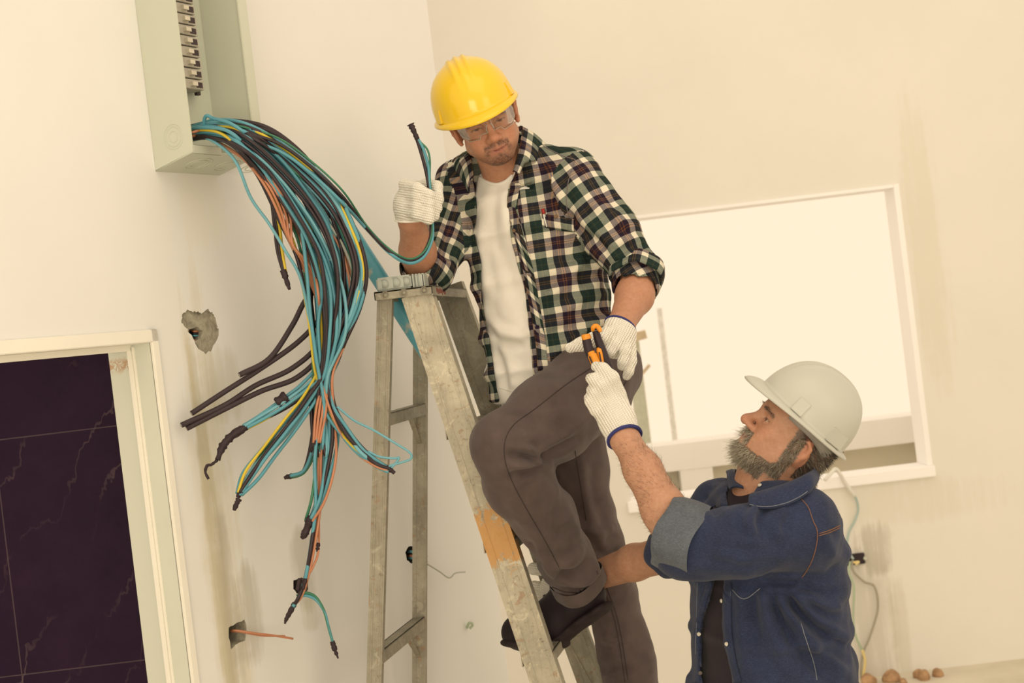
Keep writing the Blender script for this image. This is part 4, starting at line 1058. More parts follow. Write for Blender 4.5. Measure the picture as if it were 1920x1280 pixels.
def gauss(d, w): return np.exp(-(d/w)**2)
def face_tint(q, base, o):
    """skin colour by place on the head (lips, dark mouth line, darker below the eyes, brows, lashes, stubble, hair roots)"""
    x, y, z = q[:, 0], q[:, 1], q[:, 2]; ax = np.abs(x)
    C = np.tile(np.array(base), (len(q), 1))
    def put(m, col): 
        nonlocal C
        m = np.clip(m, 0, 1)[:, None]; C = C*(1-m)+np.array(col)*m
    front = np.clip((y-0.05)/0.02, 0, 1)
    put(0.35*gauss(np.hypot(ax-0.045, z+0.008), 0.022)*front, np.array(base)*[1.08, 0.78, 0.72])
    put(0.40*gauss(np.hypot(ax*0.8, z+0.014), 0.016)*np.clip((y-0.09)/0.01, 0, 1), np.array(base)*[1.05, 0.72, 0.66])
    put(0.45*((ax > 0.074) & (np.abs(z-0.004) < 0.04) & (y < 0.03)), np.array(base)*[1.05, 0.75, 0.68])
    lip = np.clip(1.4-np.abs(x)/0.021, 0, 1)*gauss(z+0.050+0.08*0*ax, 0.0085)*np.clip((y-0.085)/0.006, 0, 1)
    put(lip*0.85, o.get('lip', (0.30, 0.095, 0.07)))
    put(1.2*gauss(z+0.0500-0.16*ax, 0.0016)*(ax < 0.028)*np.clip((y-0.085)/0.006, 0, 1), (0.10, 0.028, 0.022))
    brow = gauss(z-0.037+0.25*np.maximum(0, ax-0.034)-0.05*(0.03-ax)*(ax < 0.03), 0.0048)*((ax > 0.012) & (ax < 0.055))*front
    put(brow*0.95, o.get('hair', (0.03, 0.02, 0.018)))
    # eyes: an opening between the lids with a dark iris
    op = o.get('eye', 0.0)
    zz = z-0.0165; ex = ax-0.032
    lash = gauss(zz-0.004*(1-(ex/0.015)**2)+0.003*(1-op), 0.0018)*(np.abs(ex) < 0.0155)*front
    if op > 0:
        eye = (np.abs(zz) < 0.0052*op*np.clip(1-(ex/0.0145)**2, 0, 1))*(front > 0.5)
        put(eye*0.9, (0.50, 0.44, 0.36)); put(eye*(np.hypot(ex, zz) < 0.0062), (0.035, 0.022, 0.016))
    put(lash*0.9, (0.02, 0.012, 0.012))
    put(0.45*gauss(np.hypot(ex*0.7, zz+0.012), 0.008)*front, np.array(base)*[0.80, 0.66, 0.64])
    st = o.get('stubble', 0)
    if st:
        must = gauss(z+0.034+0.10*ax, 0.0065)*(ax < 0.034)*(ax > 0.003)*np.clip((y-0.078)/0.01, 0, 1)*(y < 0.108)
        corner = gauss(np.hypot(ax-0.030, (z+0.052)*0.7), 0.0065)*front
        goat = gauss(np.hypot(ax*0.55, (z+0.086)*1.0), 0.017)*np.clip((y-0.05)/0.02, 0, 1)+0.9*gauss(np.hypot(ax*1.6, z+0.066), 0.006)*front
        jawl = 0.45*np.clip((-z-0.045)/0.02, 0, 1)*np.clip((y+0.01)/0.03, 0, 1)*np.clip((z+0.105)/0.02, 0, 1)
        rs = np.random.RandomState(1); nz = 0.65+0.7*rs.rand(len(q))
        put(np.clip(0.95*must+0.7*corner+0.85*goat+jawl, 0, 0.9)*st*nz, o.get('hair'))
    return C

def strands(name, parent, root, nrm, direc, length, r, cols, mat, seed=0, curl=0.25):
    """hair: one tapered three-sided strand per root point, one mesh"""
    rs = np.random.RandomState(seed); n = len(root); S = 4
    D = direc+rs.normal(size=direc.shape)*curl; D /= np.linalg.norm(D, axis=1)[:, None]
    B = rs.normal(size=D.shape); B -= D*(B*D).sum(1)[:, None]; B /= np.linalg.norm(B, axis=1)[:, None]; B2 = np.cross(D, B)
    bend = rs.normal(size=D.shape)*0.35
    Vs = []; ln = length*(0.6+0.8*rs.rand(n))
    for k in range(S):
        t = k/(S-1.0); c = root+(D*t+bend*t*t*0.4)*ln[:, None]-nrm*0.0008; w = r*(1-0.8*t)
        for a in (0, 2.094, 4.189): Vs.append(c+w*(math.cos(a)*B+math.sin(a)*B2))
    V = np.stack(Vs, 1).reshape(-1, 3); m = S*3
    f = []
    for k in range(S-1):
        for a in range(3): f.append((k*3+a, k*3+(a+1) % 3, (k+1)*3+(a+1) % 3, (k+1)*3+a))
    f = np.array(f); Fc = (f[None]+(np.arange(n)*m)[:, None, None]).reshape(-1, 4)
    o = mesh_obj(name, V, Fc, mat, parent); attr_color(o, np.repeat(cols, m, axis=0)); return o
def hair_mat(name):
    t = NT(name, 0.5, 0.3); a = t.n('ShaderNodeAttribute', _attribute_name='tint'); t.l(a.outputs['Color'], t.b.inputs['Base Color']); return t.m
M_HAIR = hair_mat('hair')

def tint_obj(name, V, Fc, mat, parent, C): o = mesh_obj(name, V, Fc, mat, parent); attr_color(o, C); return o

def helmet(L, mat, parent, visor=0.045, label=None, a=0.110, b=0.136, h=0.122):
    """hard hat in frame L: z=0 plane through the rim"""
    nphi, nt = 120, 40; V = []
    for j in range(nt+9):
        for i in range(nphi):
            ph = 2*math.pi*i/nphi; cf, sf = math.cos(ph), math.sin(ph)    # ph=0 front
            if j <= nt:
                t = j/nt*math.pi/2; rr = math.sin(t)**0.92; z = h*math.cos(t)**0.86
                x = a*sf*rr; y = b*cf*rr-0.006*math.cos(t)
                q = abs(x)
                long_ = max(0.0, 1-(abs(y)/(b*0.93))**4)*(1 if z > 0.035 else max(0, z/0.035))
                rib = sum(math.exp(-((x-c)/0.0055)**4) for c in (-0.021, 0.0, 0.021))
                z += 0.0045*min(1, rib)*long_; z += 0.004*math.exp(-(x/0.034)**4)*long_
            else:
                k = (j-nt)/8.0
                vis = max(0.0, cf)**1.6*visor+0.012+0.006*max(0, -cf)
                x = (a+vis*0.55*k+0.002)*sf*(1 if k < 1 else 1); y = (b+vis*k+0.002)*cf
                z = -0.006*k-0.012*max(0, cf)**2*k*k+0.001*math.sin(k*3.14)
                if k > 0.9: z -= 0.003
            V.append(L.p(x, y, z))
    V = np.array(V); Fc = []
    for j in range(nt+8):
        for i in range(nphi): Fc.append((j*nphi+i, j*nphi+(i+1) % nphi, (j+1)*nphi+(i+1) % nphi, (j+1)*nphi+i))
    Fc = [f[::-1] for f in Fc]
    o = mesh_obj('hard_hat', V, Fc, mat, parent)
    bm = bmesh.new(); bm.from_mesh(o.data); bmesh.ops.remove_doubles(bm, verts=bm.verts, dist=1e-5); bmesh.ops.recalc_face_normals(bm, faces=bm.faces); bm.to_mesh(o.data); bm.free()
    o.data.polygons.foreach_set('use_smooth', np.ones(len(o.data.polygons), dtype=bool))
    md = o.modifiers.new('thick', 'SOLIDIFY'); md.thickness = 0.0028; md.offset = -1
    # moulded accessory slots at the sides and the front badge panel
    for q in (-1, 1):
        for ph, w in ((1.15, 0.030), (2.15, 0.055)):
            c = np.array([a*math.sin(ph)*q, b*math.cos(ph)]); tdir = np.array([math.cos(ph)*a*q, -math.sin(ph)*b]); tdir /= np.linalg.norm(tdir)
            n2 = np.array([c[0]/a**2, c[1]/b**2]); n2 /= np.linalg.norm(n2)
            mb = MB(); c8 = []
            for zz, inn in ((0.001, 0.0055), (0.036, -0.0012)):
                for st, dn in ((-1, -0.012), (1, -0.012), (1, inn), (-1, inn)):
                    xy = c+tdir*w/2*st+n2*dn; c8.append(L.p(xy[0], xy[1], zz))
            mb.hexa(c8); ob = mb.build('accessory_slot', mat, o, bevel=0.0015)
    mb = MB(); 
    # front emblem panel: slightly raised plate
    return o

def cloth_mat(name, c, dark=None, weave=900, bump=0.35, var=0.12, rough=0.85):
    t = NT(name, rough, 0.15); v = t.coord(); n = t.noise(v, 18, 5, 0.6); w = t.noise(v, weave, 2, 0.5)
    b = np.array(c[:3])
    cc = t.ramp(n, [(0.3, tuple(b*(1-var))), (0.7, tuple(np.minimum(1, b*(1+var))))])
    cc = t.mix(t.math('MULTIPLY', w, 0.45), cc, tuple(b*0.72)+(1,))
    t.base(cc); t.b.inputs['Sheen Weight'].default_value = 0.15; t.bump(t.math('ADD', w, t.math('MULTIPLY', n, 0.8)), bump, 0.0025); return t.m

def knit_mat(name, c):
    """knitted cotton: rows follow the 'cloth' UVs (u across the hand, v along it)"""
    t = NT(name, 0.95, 0.1); uv = t.n('ShaderNodeUVMap', _uv_map='cloth').outputs[0]; sx = t.n('ShaderNodeSeparateXYZ'); t.l(uv, sx.inputs[0])
    v = t.coord(); n = t.noise(v, 60, 4, 0.6)
    wob = t.math('MULTIPLY', n, 0.004)
    u1 = t.math('SINE', t.math('MULTIPLY', t.math('ADD', sx.outputs[0], wob), 2*math.pi/0.0058))
    v1 = t.math('SINE', t.math('MULTIPLY', t.math('ADD', sx.outputs[1], wob), 2*math.pi/0.0044))
    k = t.math('MULTIPLY', u1, t.math('ADD', t.math('MULTIPLY', v1, 0.35), 0.65))
    b = np.array(c[:3]); hole = t.math('MULTIPLY', t.ramp(t.math('MULTIPLY', t.math('ADD', u1, v1), -0.5), [(0.5, (0, 0, 0)), (0.95, (1, 1, 1))]), t.ramp(n, [(0.45, (0.1, 0.1, 0.1)), (0.7, (1, 1, 1))]))
    cc = t.mix(t.math('MULTIPLY', hole, 0.6), tuple(b)+(1,), tuple(b*0.60)+(1,))
    t.base(cc); t.bump(k, 0.9, 0.0022); return t.m

def glove(name, f, h, parent, mat, udir, vdir, org, extra=None):
    V, Fc = f.mesh(h, None, 1)
    if extra: V = extra(V, Fc)
    o = mesh_obj(name, V, Fc, mat, parent)
    UVv = np.stack([(V-org)@vnorm(udir), (V-org)@vnorm(vdir)], 1); attr_uv(o, UVv[Fc.ravel()]); return o

def strip(name, top, bot, mat, parent, bulge=0.0, thick=0.0015, nu=40, nv=8, uvs=None):
    """cloth band between two 3-D edge lines (collars, plackets, cuffs, hems)"""
    A = spline(top, 10); B = spline(bot, 10)
    def rs(c):
        L = np.concatenate([[0], np.cumsum(np.linalg.norm(np.diff(c, axis=0), axis=1))]); t = np.linspace(0, L[-1], nu)
        return np.stack([np.interp(t, L, c[:, i]) for i in range(3)], 1), t
    A, la = rs(A); B, lb = rs(B); V = []; UV = []
    for i in range(nu):
        tang = vnorm(A[min(i+1, nu-1)]-A[max(i-1, 0)]); w = B[i]-A[i]; nr = np.cross(tang, w); nr = nr/(np.linalg.norm(nr)+1e-9)
        if nr@(CAM-A[i]) < 0: nr = -nr
        for j in range(nv+1):
            t = j/nv; V.append(A[i]+w*t+nr*bulge*4*t*(1-t)); UV.append((la[i], t*np.linalg.norm(w)))
    Fc = np.array([(i*(nv+1)+j, (i+1)*(nv+1)+j, (i+1)*(nv+1)+j+1, i*(nv+1)+j+1) for i in range(nu-1) for j in range(nv)])
    o = mesh_obj(name, V, Fc, mat, parent)
    attr_uv(o, np.array(UV)[Fc.ravel()]*(1 if uvs is None else np.array(uvs)))
    md = o.modifiers.new('thick', 'SOLIDIFY'); md.thickness = thick; md.offset = 0; return o

def pxpoly(poly, dmax, scale, dmin=0.0):
    """signed distance (m) of points to a prism seen through an outline, between two distances"""
    pl = np.array(poly, float); n = len(pl)
    def fn(Q):
        R = Q-CAM; d = R@FWD; x = 960+F*(R@RGT)/d; y = 640-F*(R@UPV)/d
        dist, _ = polydist(x, y, np.vstack([pl, pl[:1]])); ins = np.zeros(len(Q), bool)
        for i in range(n):
            x0, y0 = pl[i]; x1, y1 = pl[(i+1) % n]
            c = ((y0 > y) != (y1 > y)); ins ^= c & (x < (x1-x0)*(y-y0)/(y1-y0+1e-12)+x0)
        sd = np.where(ins, -dist, dist)*d/F
        return np.maximum(np.maximum(sd, d-dmax), dmin-d)
    return fn

def cutplane(f, c, u, r=0.07):
    """open a glove or sleeve flat at c, keeping what lies along u"""
    c = np.asarray(c); u = vnorm(u); f.poly(lambda Q: (Q-c)@u, c-u*r-r, c-u*r+r, 0.002)

def tubes(name, runs, r, mat, parent, k=5):
    for c in runs: mb = MB(); mb.tube(c, r, k); mb.build(name, mat, parent, smooth=True)
# ================================================================ the electrician on the ladder
def plaid_mat():
    t = NT('plaid_flannel', 0.9, 0.1); uv = t.n('ShaderNodeUVMap', _uv_map='cloth').outputs[0]; sx = t.n('ShaderNodeSeparateXYZ'); t.l(uv, sx.inputs[0])
    PER = 0.098
    def sett(c, ph):
        q = t.math('FRACT', t.math('ADD', t.math('DIVIDE', c, PER), 20+ph))
        cream = (0.72, 0.68, 0.55); navy = (0.017, 0.0115, 0.025); grn = (0.0125, 0.028, 0.025); brn = (0.16, 0.065, 0.03)
        r = t.ramp(q, [(0.0, cream), (0.17, navy), (0.30, brn), (0.325, navy), (0.355, brn), (0.38, navy), (0.50, cream), (0.67, grn), (0.80, (0.03, 0.045, 0.03)), (0.84, grn)], 'CONSTANT')
        return r
    def root(c):
        g = t.n('ShaderNodeGamma', Gamma=0.36); t.l(c, g.inputs[0]); return g.outputs[0]
    a, b = root(sett(sx.outputs[0], 0.1)), root(sett(sx.outputs[1], 0.35))
    v = t.coord(); w = t.noise(v, 700, 2); n = t.noise(v, 130, 3)
    f = t.math('ADD', t.math('MULTIPLY', t.math('SUBTRACT', w, 0.5), 0.55), 0.5)
    m = t.mix(f, a, b); g2 = t.n('ShaderNodeGamma', Gamma=2.78); t.l(m, g2.inputs[0])
    c = t.mix(t.math('MULTIPLY', n, 0.12), g2.outputs[0], (0.05, 0.04, 0.045, 1))
    t.base(c); t.bump(t.math('ADD', w, n), 0.35, 0.002); return t.m
M_PLAID = plaid_mat()
M_TEE = cloth_mat('white_jersey', (0.84, 0.825, 0.77, 1), weave=1100, bump=0.2, var=0.04)
M_PANT = cloth_mat('brown_twill', (0.098, 0.074, 0.072, 1), weave=900, bump=0.3, var=0.22)
M_THREAD = plain('dark_thread', (0.045, 0.034, 0.033, 1), 0.9)
M_KNIT = knit_mat('white_knit_glove', (0.84, 0.825, 0.75))
M_CUFFBLUE = plain('blue_overlock_thread', (0.035, 0.04, 0.16, 1), 0.9, bump=0.6, bscale=500)
M_YELLOW = plain('yellow_helmet_shell', (0.78, 0.53, 0.022, 1), 0.17, 0.5, var=0.02, scale=3)

pa_ = P(1085, 900, 3.8); pa_[2] = 0.8
A_ROOT = empty('person', pa_, 'man in yellow hard hat and plaid shirt leaning on the ladder, holding wires', 'person', 'people at work')
# --- head frame
tA = math.radians(23); pA = math.radians(23)
xA = img_dir(math.cos(tA), math.sin(tA)); upi = img_dir(-math.sin(tA), math.cos(tA))
zA = vnorm(upi*math.cos(pA)+(-FWD)*math.sin(pA)); yA = vnorm(-FWD*math.cos(pA)-upi*math.sin(pA))
HA = Loc(P(911, 231, 3.69), xA, yA, zA, 1.0)
BASE_A = (0.46, 0.240, 0.150)
# torso axes
FA = vnorm((-0.40, -0.92, 0.0)); SA = np.array([-FA[1], FA[0], 0.0])
secA = [((1042, 742, 3.80), .186, .132), ((1037, 690, 3.80), .186, .130), ((1028, 620, 3.81), .182, .128), ((1012, 520, 3.82), .184, .132), ((998, 430, 3.82), .188, .136), ((985, 365, 3.82), .175, .118), ((968, 318, 3.83), .120, .085)]
def torso(f, sec, S, Fv, off, k=0.03, pw=2.3):
    for (c0, a0, b0), (c1, a1, b1) in zip(sec[:-1], sec[1:]):
        p0, p1 = P(*c0), P(*c1); ax = vnorm(p1-p0)
        s_ = vnorm(S-ax*(S@ax)); f_ = vnorm(Fv-ax*(Fv@ax)-s_*(Fv@s_))
        f.loft(p0, p1, s_, s_, f_, f_, (a0+off, b0+off), (a1+off, b1+off), k, pw)
# right arm (raised) and left arm (lowered)
RS, RE, RW = P(862, 345, 3.90), P(795, 520, 3.74), P(772, 412, 3.57)
LS, LE, LW = P(1085, 345, 3.70), P(1200, 515, 3.62), P(1163, 612, 3.45)
# --- body: one continuous surface
f = Field(); add_head(f, HA, thin=0.98)
f.cone(HA.p(0, -0.02, -0.03), P(958, 345, 3.82), 0.056, 0.064, 0.03); f.cone(P(958, 345, 3.83), P(980, 400, 3.85), 0.063, 0.085, 0.04)
torso(f, secA[1:-1], SA, FA, -0.045)
f.chain([RS, RE], [0.055, 0.043], 0.04); f.chain([RE, P(783, 470, 3.66), RW, P(772, 392, 3.56)], [0.045, 0.045, 0.031, 0.026], 0.02)
f.chain([LS, LE], [0.055, 0.043], 0.04); f.chain([LE, P(1190, 555, 3.56), LW, P(1160, 630, 3.43)], [0.045, 0.046, 0.031, 0.025], 0.02)
f.cone(P(1060, 690, 3.8), P(1100, 720, 3.75), 0.11, 0.10, 0.05)
V, Fc = f.mesh(0.0034, None, 1)
q = HA.inv(V); onhead = (np.abs(q[:, 0]) < 0.11) & (q[:, 2] > -0.12)
C = np.tile(np.array(BASE_A), (len(V), 1))
C[onhead] = face_tint(q[onhead], BASE_A, dict(hair=(0.045, 0.030, 0.027), stubble=0.85, eye=0.45, lip=(0.33, 0.10, 0.075)))
hairm = onhead & ((q[:, 1] < -0.022) | ((q[:, 1] < 0.03) & (q[:, 2] > 0.03))) & (q[:, 2] > -0.05) & (np.abs(q[:, 0]) < 0.078)
C[hairm] = (0.03, 0.02, 0.018)
rs_ = np.random.RandomState(2); C *= (0.97+0.06*rs_.rand(len(C)))[:, None]
bodyA = tint_obj('body', V, Fc, M_SKIN, A_ROOT, C)
# --- T-shirt
f = Field(); secT = [((c[0]-6, c[1]+(6 if i == 0 else 0), c[2]), a-0.022, b-0.019) for i, (c, a, b) in enumerate(secA)]
torso(f, secT, SA, FA, 0.0)
f.cone(P(958, 335, 3.82), P(975, 390, 3.82), 0.078, 0.10, 0.03)
f.poly(pxpoly([(870, 200), (884, 300), (894, 318), (910, 332), (930, 337), (948, 332), (962, 320), (974, 300), (990, 200)], 3.84, 720), P(860, 210, 3.4)-0.2, P(1000, 340, 3.9)+0.2, 0.004)
V, Fc = f.mesh(0.005, lambda Q: 0.0025*sinnoise(21, 28)(Q), 1)
V = folds(V, Fc, [([(905, 560), (925, 610), (975, 630), (1000, 615)], 8, 0.006), ([(912, 600), (935, 640), (985, 650)], 7, -0.006), ([(900, 420), (905, 500), (918, 560)], 8, 0.006), ([(930, 350), (925, 420), (935, 480)], 9, -0.004), ([(925, 640), (945, 700), (950, 735)], 7, -0.007), ([(955, 660), (965, 730)], 10, 0.006), ([(940, 380), (960, 460), (985, 560)], 10, 0.004)])
tee = mesh_obj('t_shirt', V, Fc, M_TEE, A_ROOT)
V_ = None
hit = caster(tee)
tubes('hem_stitch', seam(hit, [(937, 727), (960, 733), (985, 726), (996, 716)]), 0.0008, M_TEE, tee)
nb = []
for x, y in ((888, 318), (900, 330), (915, 339), (931, 343), (947, 338), (961, 326)):
    h_ = hit(x, y+3)
    if h_: nb.append(h_[0]+h_[1]*0.0005)
if len(nb) > 3: mb = MB(); mb.tube(spline(nb, 6), 0.005, 8); mb.build('neckband', M_TEE, tee, smooth=True)
# --- plaid shirt
OPEN_A = [(880, 200), (884, 300), (890, 350), (893, 420), (899, 520), (908, 600), (922, 680), (936, 745), (940, 800), (1000, 800), (996, 735), (1003, 705), (997, 640), (984, 560), (970, 490), (951, 420), (945, 385), (950, 350), (964, 318), (985, 200)]
f = Field(); torso(f, secA, SA, FA, 0.0)
f.cone(P(958, 318, 3.84), P(975, 375, 3.83), 0.072, 0.10, 0.03)
f.cone(P(885, 335, 3.88), P(1065, 325, 3.74), 0.062, 0.070, 0.04)
slv = []
def sleeve(a, b, ra, rb): f.cone(a, b, ra, rb, 0.03); slv.append((a, b, ra, rb))
sleeve(P(1082, 348, 3.71), P(1150, 440, 3.66), 0.078, 0.070); sleeve(P(1150, 440, 3.66), P(1197, 512, 3.62), 0.070, 0.060)
sleeve(RS, P(830, 450, 3.82), 0.068, 0.064); sleeve(P(830, 450, 3.82), P(805, 512, 3.74), 0.064, 0.058)
f.cone(P(805, 512, 3.74), P(788, 500, 3.70), 0.056, 0.055, 0.02); slv.append((P(805, 512, 3.74), P(788, 500, 3.70), 0.056, 0.055))
f.cone(P(1197, 512, 3.62), P(1194, 535, 3.59), 0.058, 0.060, 0.02); slv.append((P(1197, 512, 3.62), P(1194, 535, 3.59), 0.058, 0.060))
f.poly(pxpoly(OPEN_A, 3.84, 720), P(860, 800, 3.4)-0.3, P(1010, 200, 3.9)+0.3, 0.004)
# sleeve mouths
def mouth(a, b, r):
    a, b = np.array(a), np.array(b); u = vnorm(b-a)
    f.cone(a+u*0.012, a+u*0.12, r, r+0.01, 0.003, op='-')
mouth(P(788, 500, 3.70), P(780, 450, 3.62), 0.049); mouth(P(1194, 535, 3.59), P(1172, 595, 3.48), 0.053)
# hem outline
f.poly(pxpoly([(990, 724), (1010, 708), (1040, 696), (1080, 682), (1120, 672), (1190, 655), (1250, 800), (950, 830)], 4.2, 720), P(940, 830, 3.3)-0.3, P(1250, 640, 4.1)+0.4, 0.003)
def dispA(Q): return 0.0035*sinnoise(5, 26)(Q)+0.0026*sinnoise(6, 60)(Q)+0.0008*sinnoise(7, 140)(Q)
V, Fc = f.mesh(0.0048, dispA, 1)
V = folds(V, Fc, [
 ([(1060, 400), (1085, 430), (1120, 455), (1140, 480)], 9, -0.010), ([(1075, 385), (1060, 440), (1075, 500), (1110, 540)], 10, -0.007),
 ([(1095, 470), (1070, 520), (1020, 560)], 10, 0.008), ([(1140, 560), (1080, 600), (1010, 640)], 10, -0.008), ([(1150, 590), (1090, 630), (1020, 680)], 9, 0.008),
 ([(1110, 620), (1060, 660), (1030, 690)], 7, -0.008), ([(1130, 520), (1090, 560), (1040, 590)], 8, 0.006), ([(1000, 330), (1010, 390), (1040, 440)], 10, -0.005),
 ([(1030, 300), (1040, 350), (1060, 395)], 9, 0.006), ([(1120, 350), (1150, 380), (1150, 400)], 8, -0.006), ([(1100, 380), (1150, 400), (1180, 430)], 9, 0.006),
 ([(1160, 470), (1190, 460), (1215, 465)], 7, -0.006), ([(1150, 485), (1185, 478), (1222, 488)], 6, 0.007), ([(1120, 430), (1160, 430), (1195, 440)], 8, -0.005),
 ([(1150, 545), (1120, 560), (1090, 640)], 9, 0.005), ([(985, 520), (1010, 540), (1050, 530)], 9, -0.005), ([(835, 420), (815, 460), (812, 500)], 8, 0.006), ([(850, 380), (835, 430), (840, 480)], 7, -0.006),
 ([(870, 330), (872, 420), (880, 500)], 7, 0.004), ([(820, 470), (845, 480), (850, 450)], 6, -0.006), ([(905, 560), (912, 640), (925, 720)], 5, 0.004)])
# plaid coordinates per face (garment)
fc_c = V[Fc].mean(1)
tor = [(P(*a[0]), P(*b[0])) for a, b in zip(secA[:-1], secA[1:])]
p_lo, p_hi = P(*secA[0][0]), P(*secA[-2][0]); axT = vnorm(p_hi-p_lo); sT = vnorm(SA-axT*(SA@axT)); fT = np.cross(axT, sT); fT = fT if fT@FA > 0 else -fT
def cdist(Q, a, b, ra, rb):
    ab = b-a; t = np.clip(((Q-a)@ab)/(ab@ab), 0, 1); return np.linalg.norm(Q-a-t[:, None]*ab, axis=1)-(ra+(rb-ra)*t)
dT = ((np.abs((fc_c-p_lo)@sT)/0.186)**2.3+(np.abs((fc_c-p_lo)@fT)/0.135)**2.3)**(1/2.3)
dT = (dT-1)*0.135
dS = np.stack([cdist(fc_c, *s_) for s_ in slv], 1)
slx = {0: 0, 1: 0, 2: 1, 3: 1, 4: 1, 5: 0}
best = dS.argmin(1); isS = dS.min(1) < dT-0.004
QV = V[Fc]                                  # (n,4,3)
UV = np.zeros((len(Fc), 4, 2))
L_ = (QV-p_lo); a_ = (L_@sT); b_ = (L_@fT); ang = np.arctan2(a_, b_+0.02); ref = np.arctan2(((fc_c-p_lo)@sT), ((fc_c-p_lo)@fT)+0.02)[:, None]
ang = ref+((ang-ref+np.pi) % (2*np.pi)-np.pi)
UV[..., 0] = ang*0.165; UV[..., 1] = L_@axT
for k, (a, b) in enumerate(((P(1082, 348, 3.71), P(1197, 512, 3.62)), (RS, P(805, 512, 3.74)))):
    m = isS & (np.array([slx[i] for i in best]) == k); ax = vnorm(b-a); u_ = vnorm(np.cross(ax, FWD)); w_2 = np.cross(ax, u_)
    w_2 = w_2 if w_2@FWD < 0 else -w_2
    D_ = QV[m]-a; an = np.arctan2(D_@u_, D_@w_2); rf = np.arctan2((fc_c[m]-a)@u_, (fc_c[m]-a)@w_2)[:, None]; an = rf+((an-rf+np.pi) % (2*np.pi)-np.pi)
    UV[m, :, 0] = an*0.072; UV[m, :, 1] = D_@ax
shirtA = mesh_obj('plaid_shirt', V, Fc, M_PLAID, A_ROOT); attr_uv(shirtA, UV.reshape(-1, 2))
hitS = caster(shirtA)
# cuffs, collar, placket, buttons, pocket
def cuff(name, c, ax, r0, r1, ln, mat, parent, k=40, rr=0.004, uoff=0.0):
    ax = vnorm(ax); u = vnorm(np.cross(ax, (0.2, 0.9, 0.3))); v = np.cross(ax, u); prof = []
    for t in np.linspace(0, 1, 9): prof.append((r0+(r1-r0)*t+rr*math.sin(t*math.pi)*1.2, t*ln))
    prof += [(r1-0.003, ln+0.002), (r1-0.008, ln-0.004), (r1-0.010, ln*0.4)]
    rn = np.random.RandomState(int(r0*1e4)); ph = rn.rand(4)*6.28
    Vv, Uv = [], []
    for (r, h) in prof:
        for i in range(k):
            a = 2*math.pi*i/k; q = r+0.0035*math.sin(3*a+ph[0])+0.0025*math.sin(5*a+ph[1]); hh = h+0.004*math.sin(2*a+ph[2])+0.003*math.sin(4*a+ph[3])
            Vv.append(np.asarray(c)+ax*hh+q*(math.cos(a)*u+math.sin(a)*v))
    Fq = np.array([(j*k+i, j*k+(i+1) % k, (j+1)*k+(i+1) % k, (j+1)*k+i) for j in range(len(prof)-1) for i in range(k)])
    UVq = [(( (i if q < 2 and True else i)+(0 if q in (0, 3) else 1))*2*math.pi*r1/k+uoff, (prof[j+(0 if q < 2 else 1)][1])) for j in range(len(prof)-1) for i in range(k) for q in range(4)]
    o = mesh_obj(name, Vv, Fq, mat, parent); attr_uv(o, UVq); return o
cuff('rolled_cuff', P(1199, 503, 3.62), P(1177, 590, 3.49)-P(1199, 503, 3.62), 0.062, 0.066, 0.052, M_PLAID, shirtA)
cuff('rolled_cuff', P(800, 522, 3.745), P(779, 440, 3.60)-P(800, 522, 3.745), 0.057, 0.059, 0.040, M_PLAID, shirtA)
strip('collar', [HA.p(0.058, -0.035, -0.055), P(979, 236, 3.76), P(976, 262, 3.71), P(970, 292, 3.68), P(962, 322, 3.67)], [P(1050, 285, 3.84), P(1022, 298, 3.755), P(1004, 302, 3.70), P(984, 306, 3.675), P(973, 327, 3.662)], M_PLAID, shirtA, 0.010, 0.003)
strip('collar', [HA.p(-0.055, -0.035, -0.060), P(878, 284, 3.82), P(884, 300, 3.765), P(888, 330, 3.72)], [P(838, 312, 3.90), P(852, 318, 3.83), P(862, 330, 3.765), P(880, 362, 3.715)], M_PLAID, shirtA, 0.008, 0.003)
strip('collar_stand', [HA.p(-0.055, -0.04, -0.058), HA.p(-0.02, -0.085, -0.05), HA.p(0.03, -0.085, -0.05), HA.p(0.060, -0.04, -0.052)], [P(850, 318, 3.92), P(915, 300, 4.0), P(1000, 280, 3.95), P(1045, 290, 3.85)], M_PLAID, shirtA, 0.004, 0.003)
def along(hit, pts, lift=0.001):
    out = []
    for x, y in spline([(x, y, 0) for x, y in pts], 6)[:, :2]:
        h_ = hit(x, y)
        if h_ is not None and (not out or np.linalg.norm(h_[0]-out[-1]) < 0.07): out.append(h_[0]+h_[1]*lift)
    return out
pl = [(958, 345), (952, 385), (958, 420), (977, 490), (991, 560), (1004, 640), (1009, 695)]
A1 = along(hitS, pl, 0.0015); B1 = along(hitS, [(x+19, y-2) for x, y in pl], 0.0022)
if len(A1) > 5 and len(B1) > 5: strip('placket', A1, B1, M_PLAID, shirtA, 0.001, 0.0015, 60, 4)
for x, y in ((964, 432), (990, 548), (1006, 600), (1008, 645)):
    h_ = hitS(x, y)
    if h_: mb = MB(); mb.disc(h_[0]+h_[1]*0.0015, h_[1], 0.0048, 0.002, 16, 0.004); mb.disc(h_[0]+h_[1]*0.0037, h_[1], 0.0014, 0.0003, 8); mb.build('button', plain('brown_button', (0.16, 0.10, 0.06, 1), 0.3) if 'brown_button' not in bpy.data.materials else bpy.data.materials['brown_button'], shirtA)
pk = [along(hitS, [(1016, y), (1046, y+6), (1078, y+10)], 0.003) for y in (400, 412, 425, 440, 455)]
if all(len(q) > 5 for q in pk): strip('pocket_flap', pk[0], pk[2], M_PLAID, shirtA, 0.002, 0.002, 30, 4)
h_ = hitS(1043, 407)
if h_:
    mb = MB(); mb.disc(h_[0]+h_[1]*0.004, h_[1], 0.0055, 0.002, 16, 0.0045); mb.build('button', bpy.data.materials['brown_button'], shirtA)
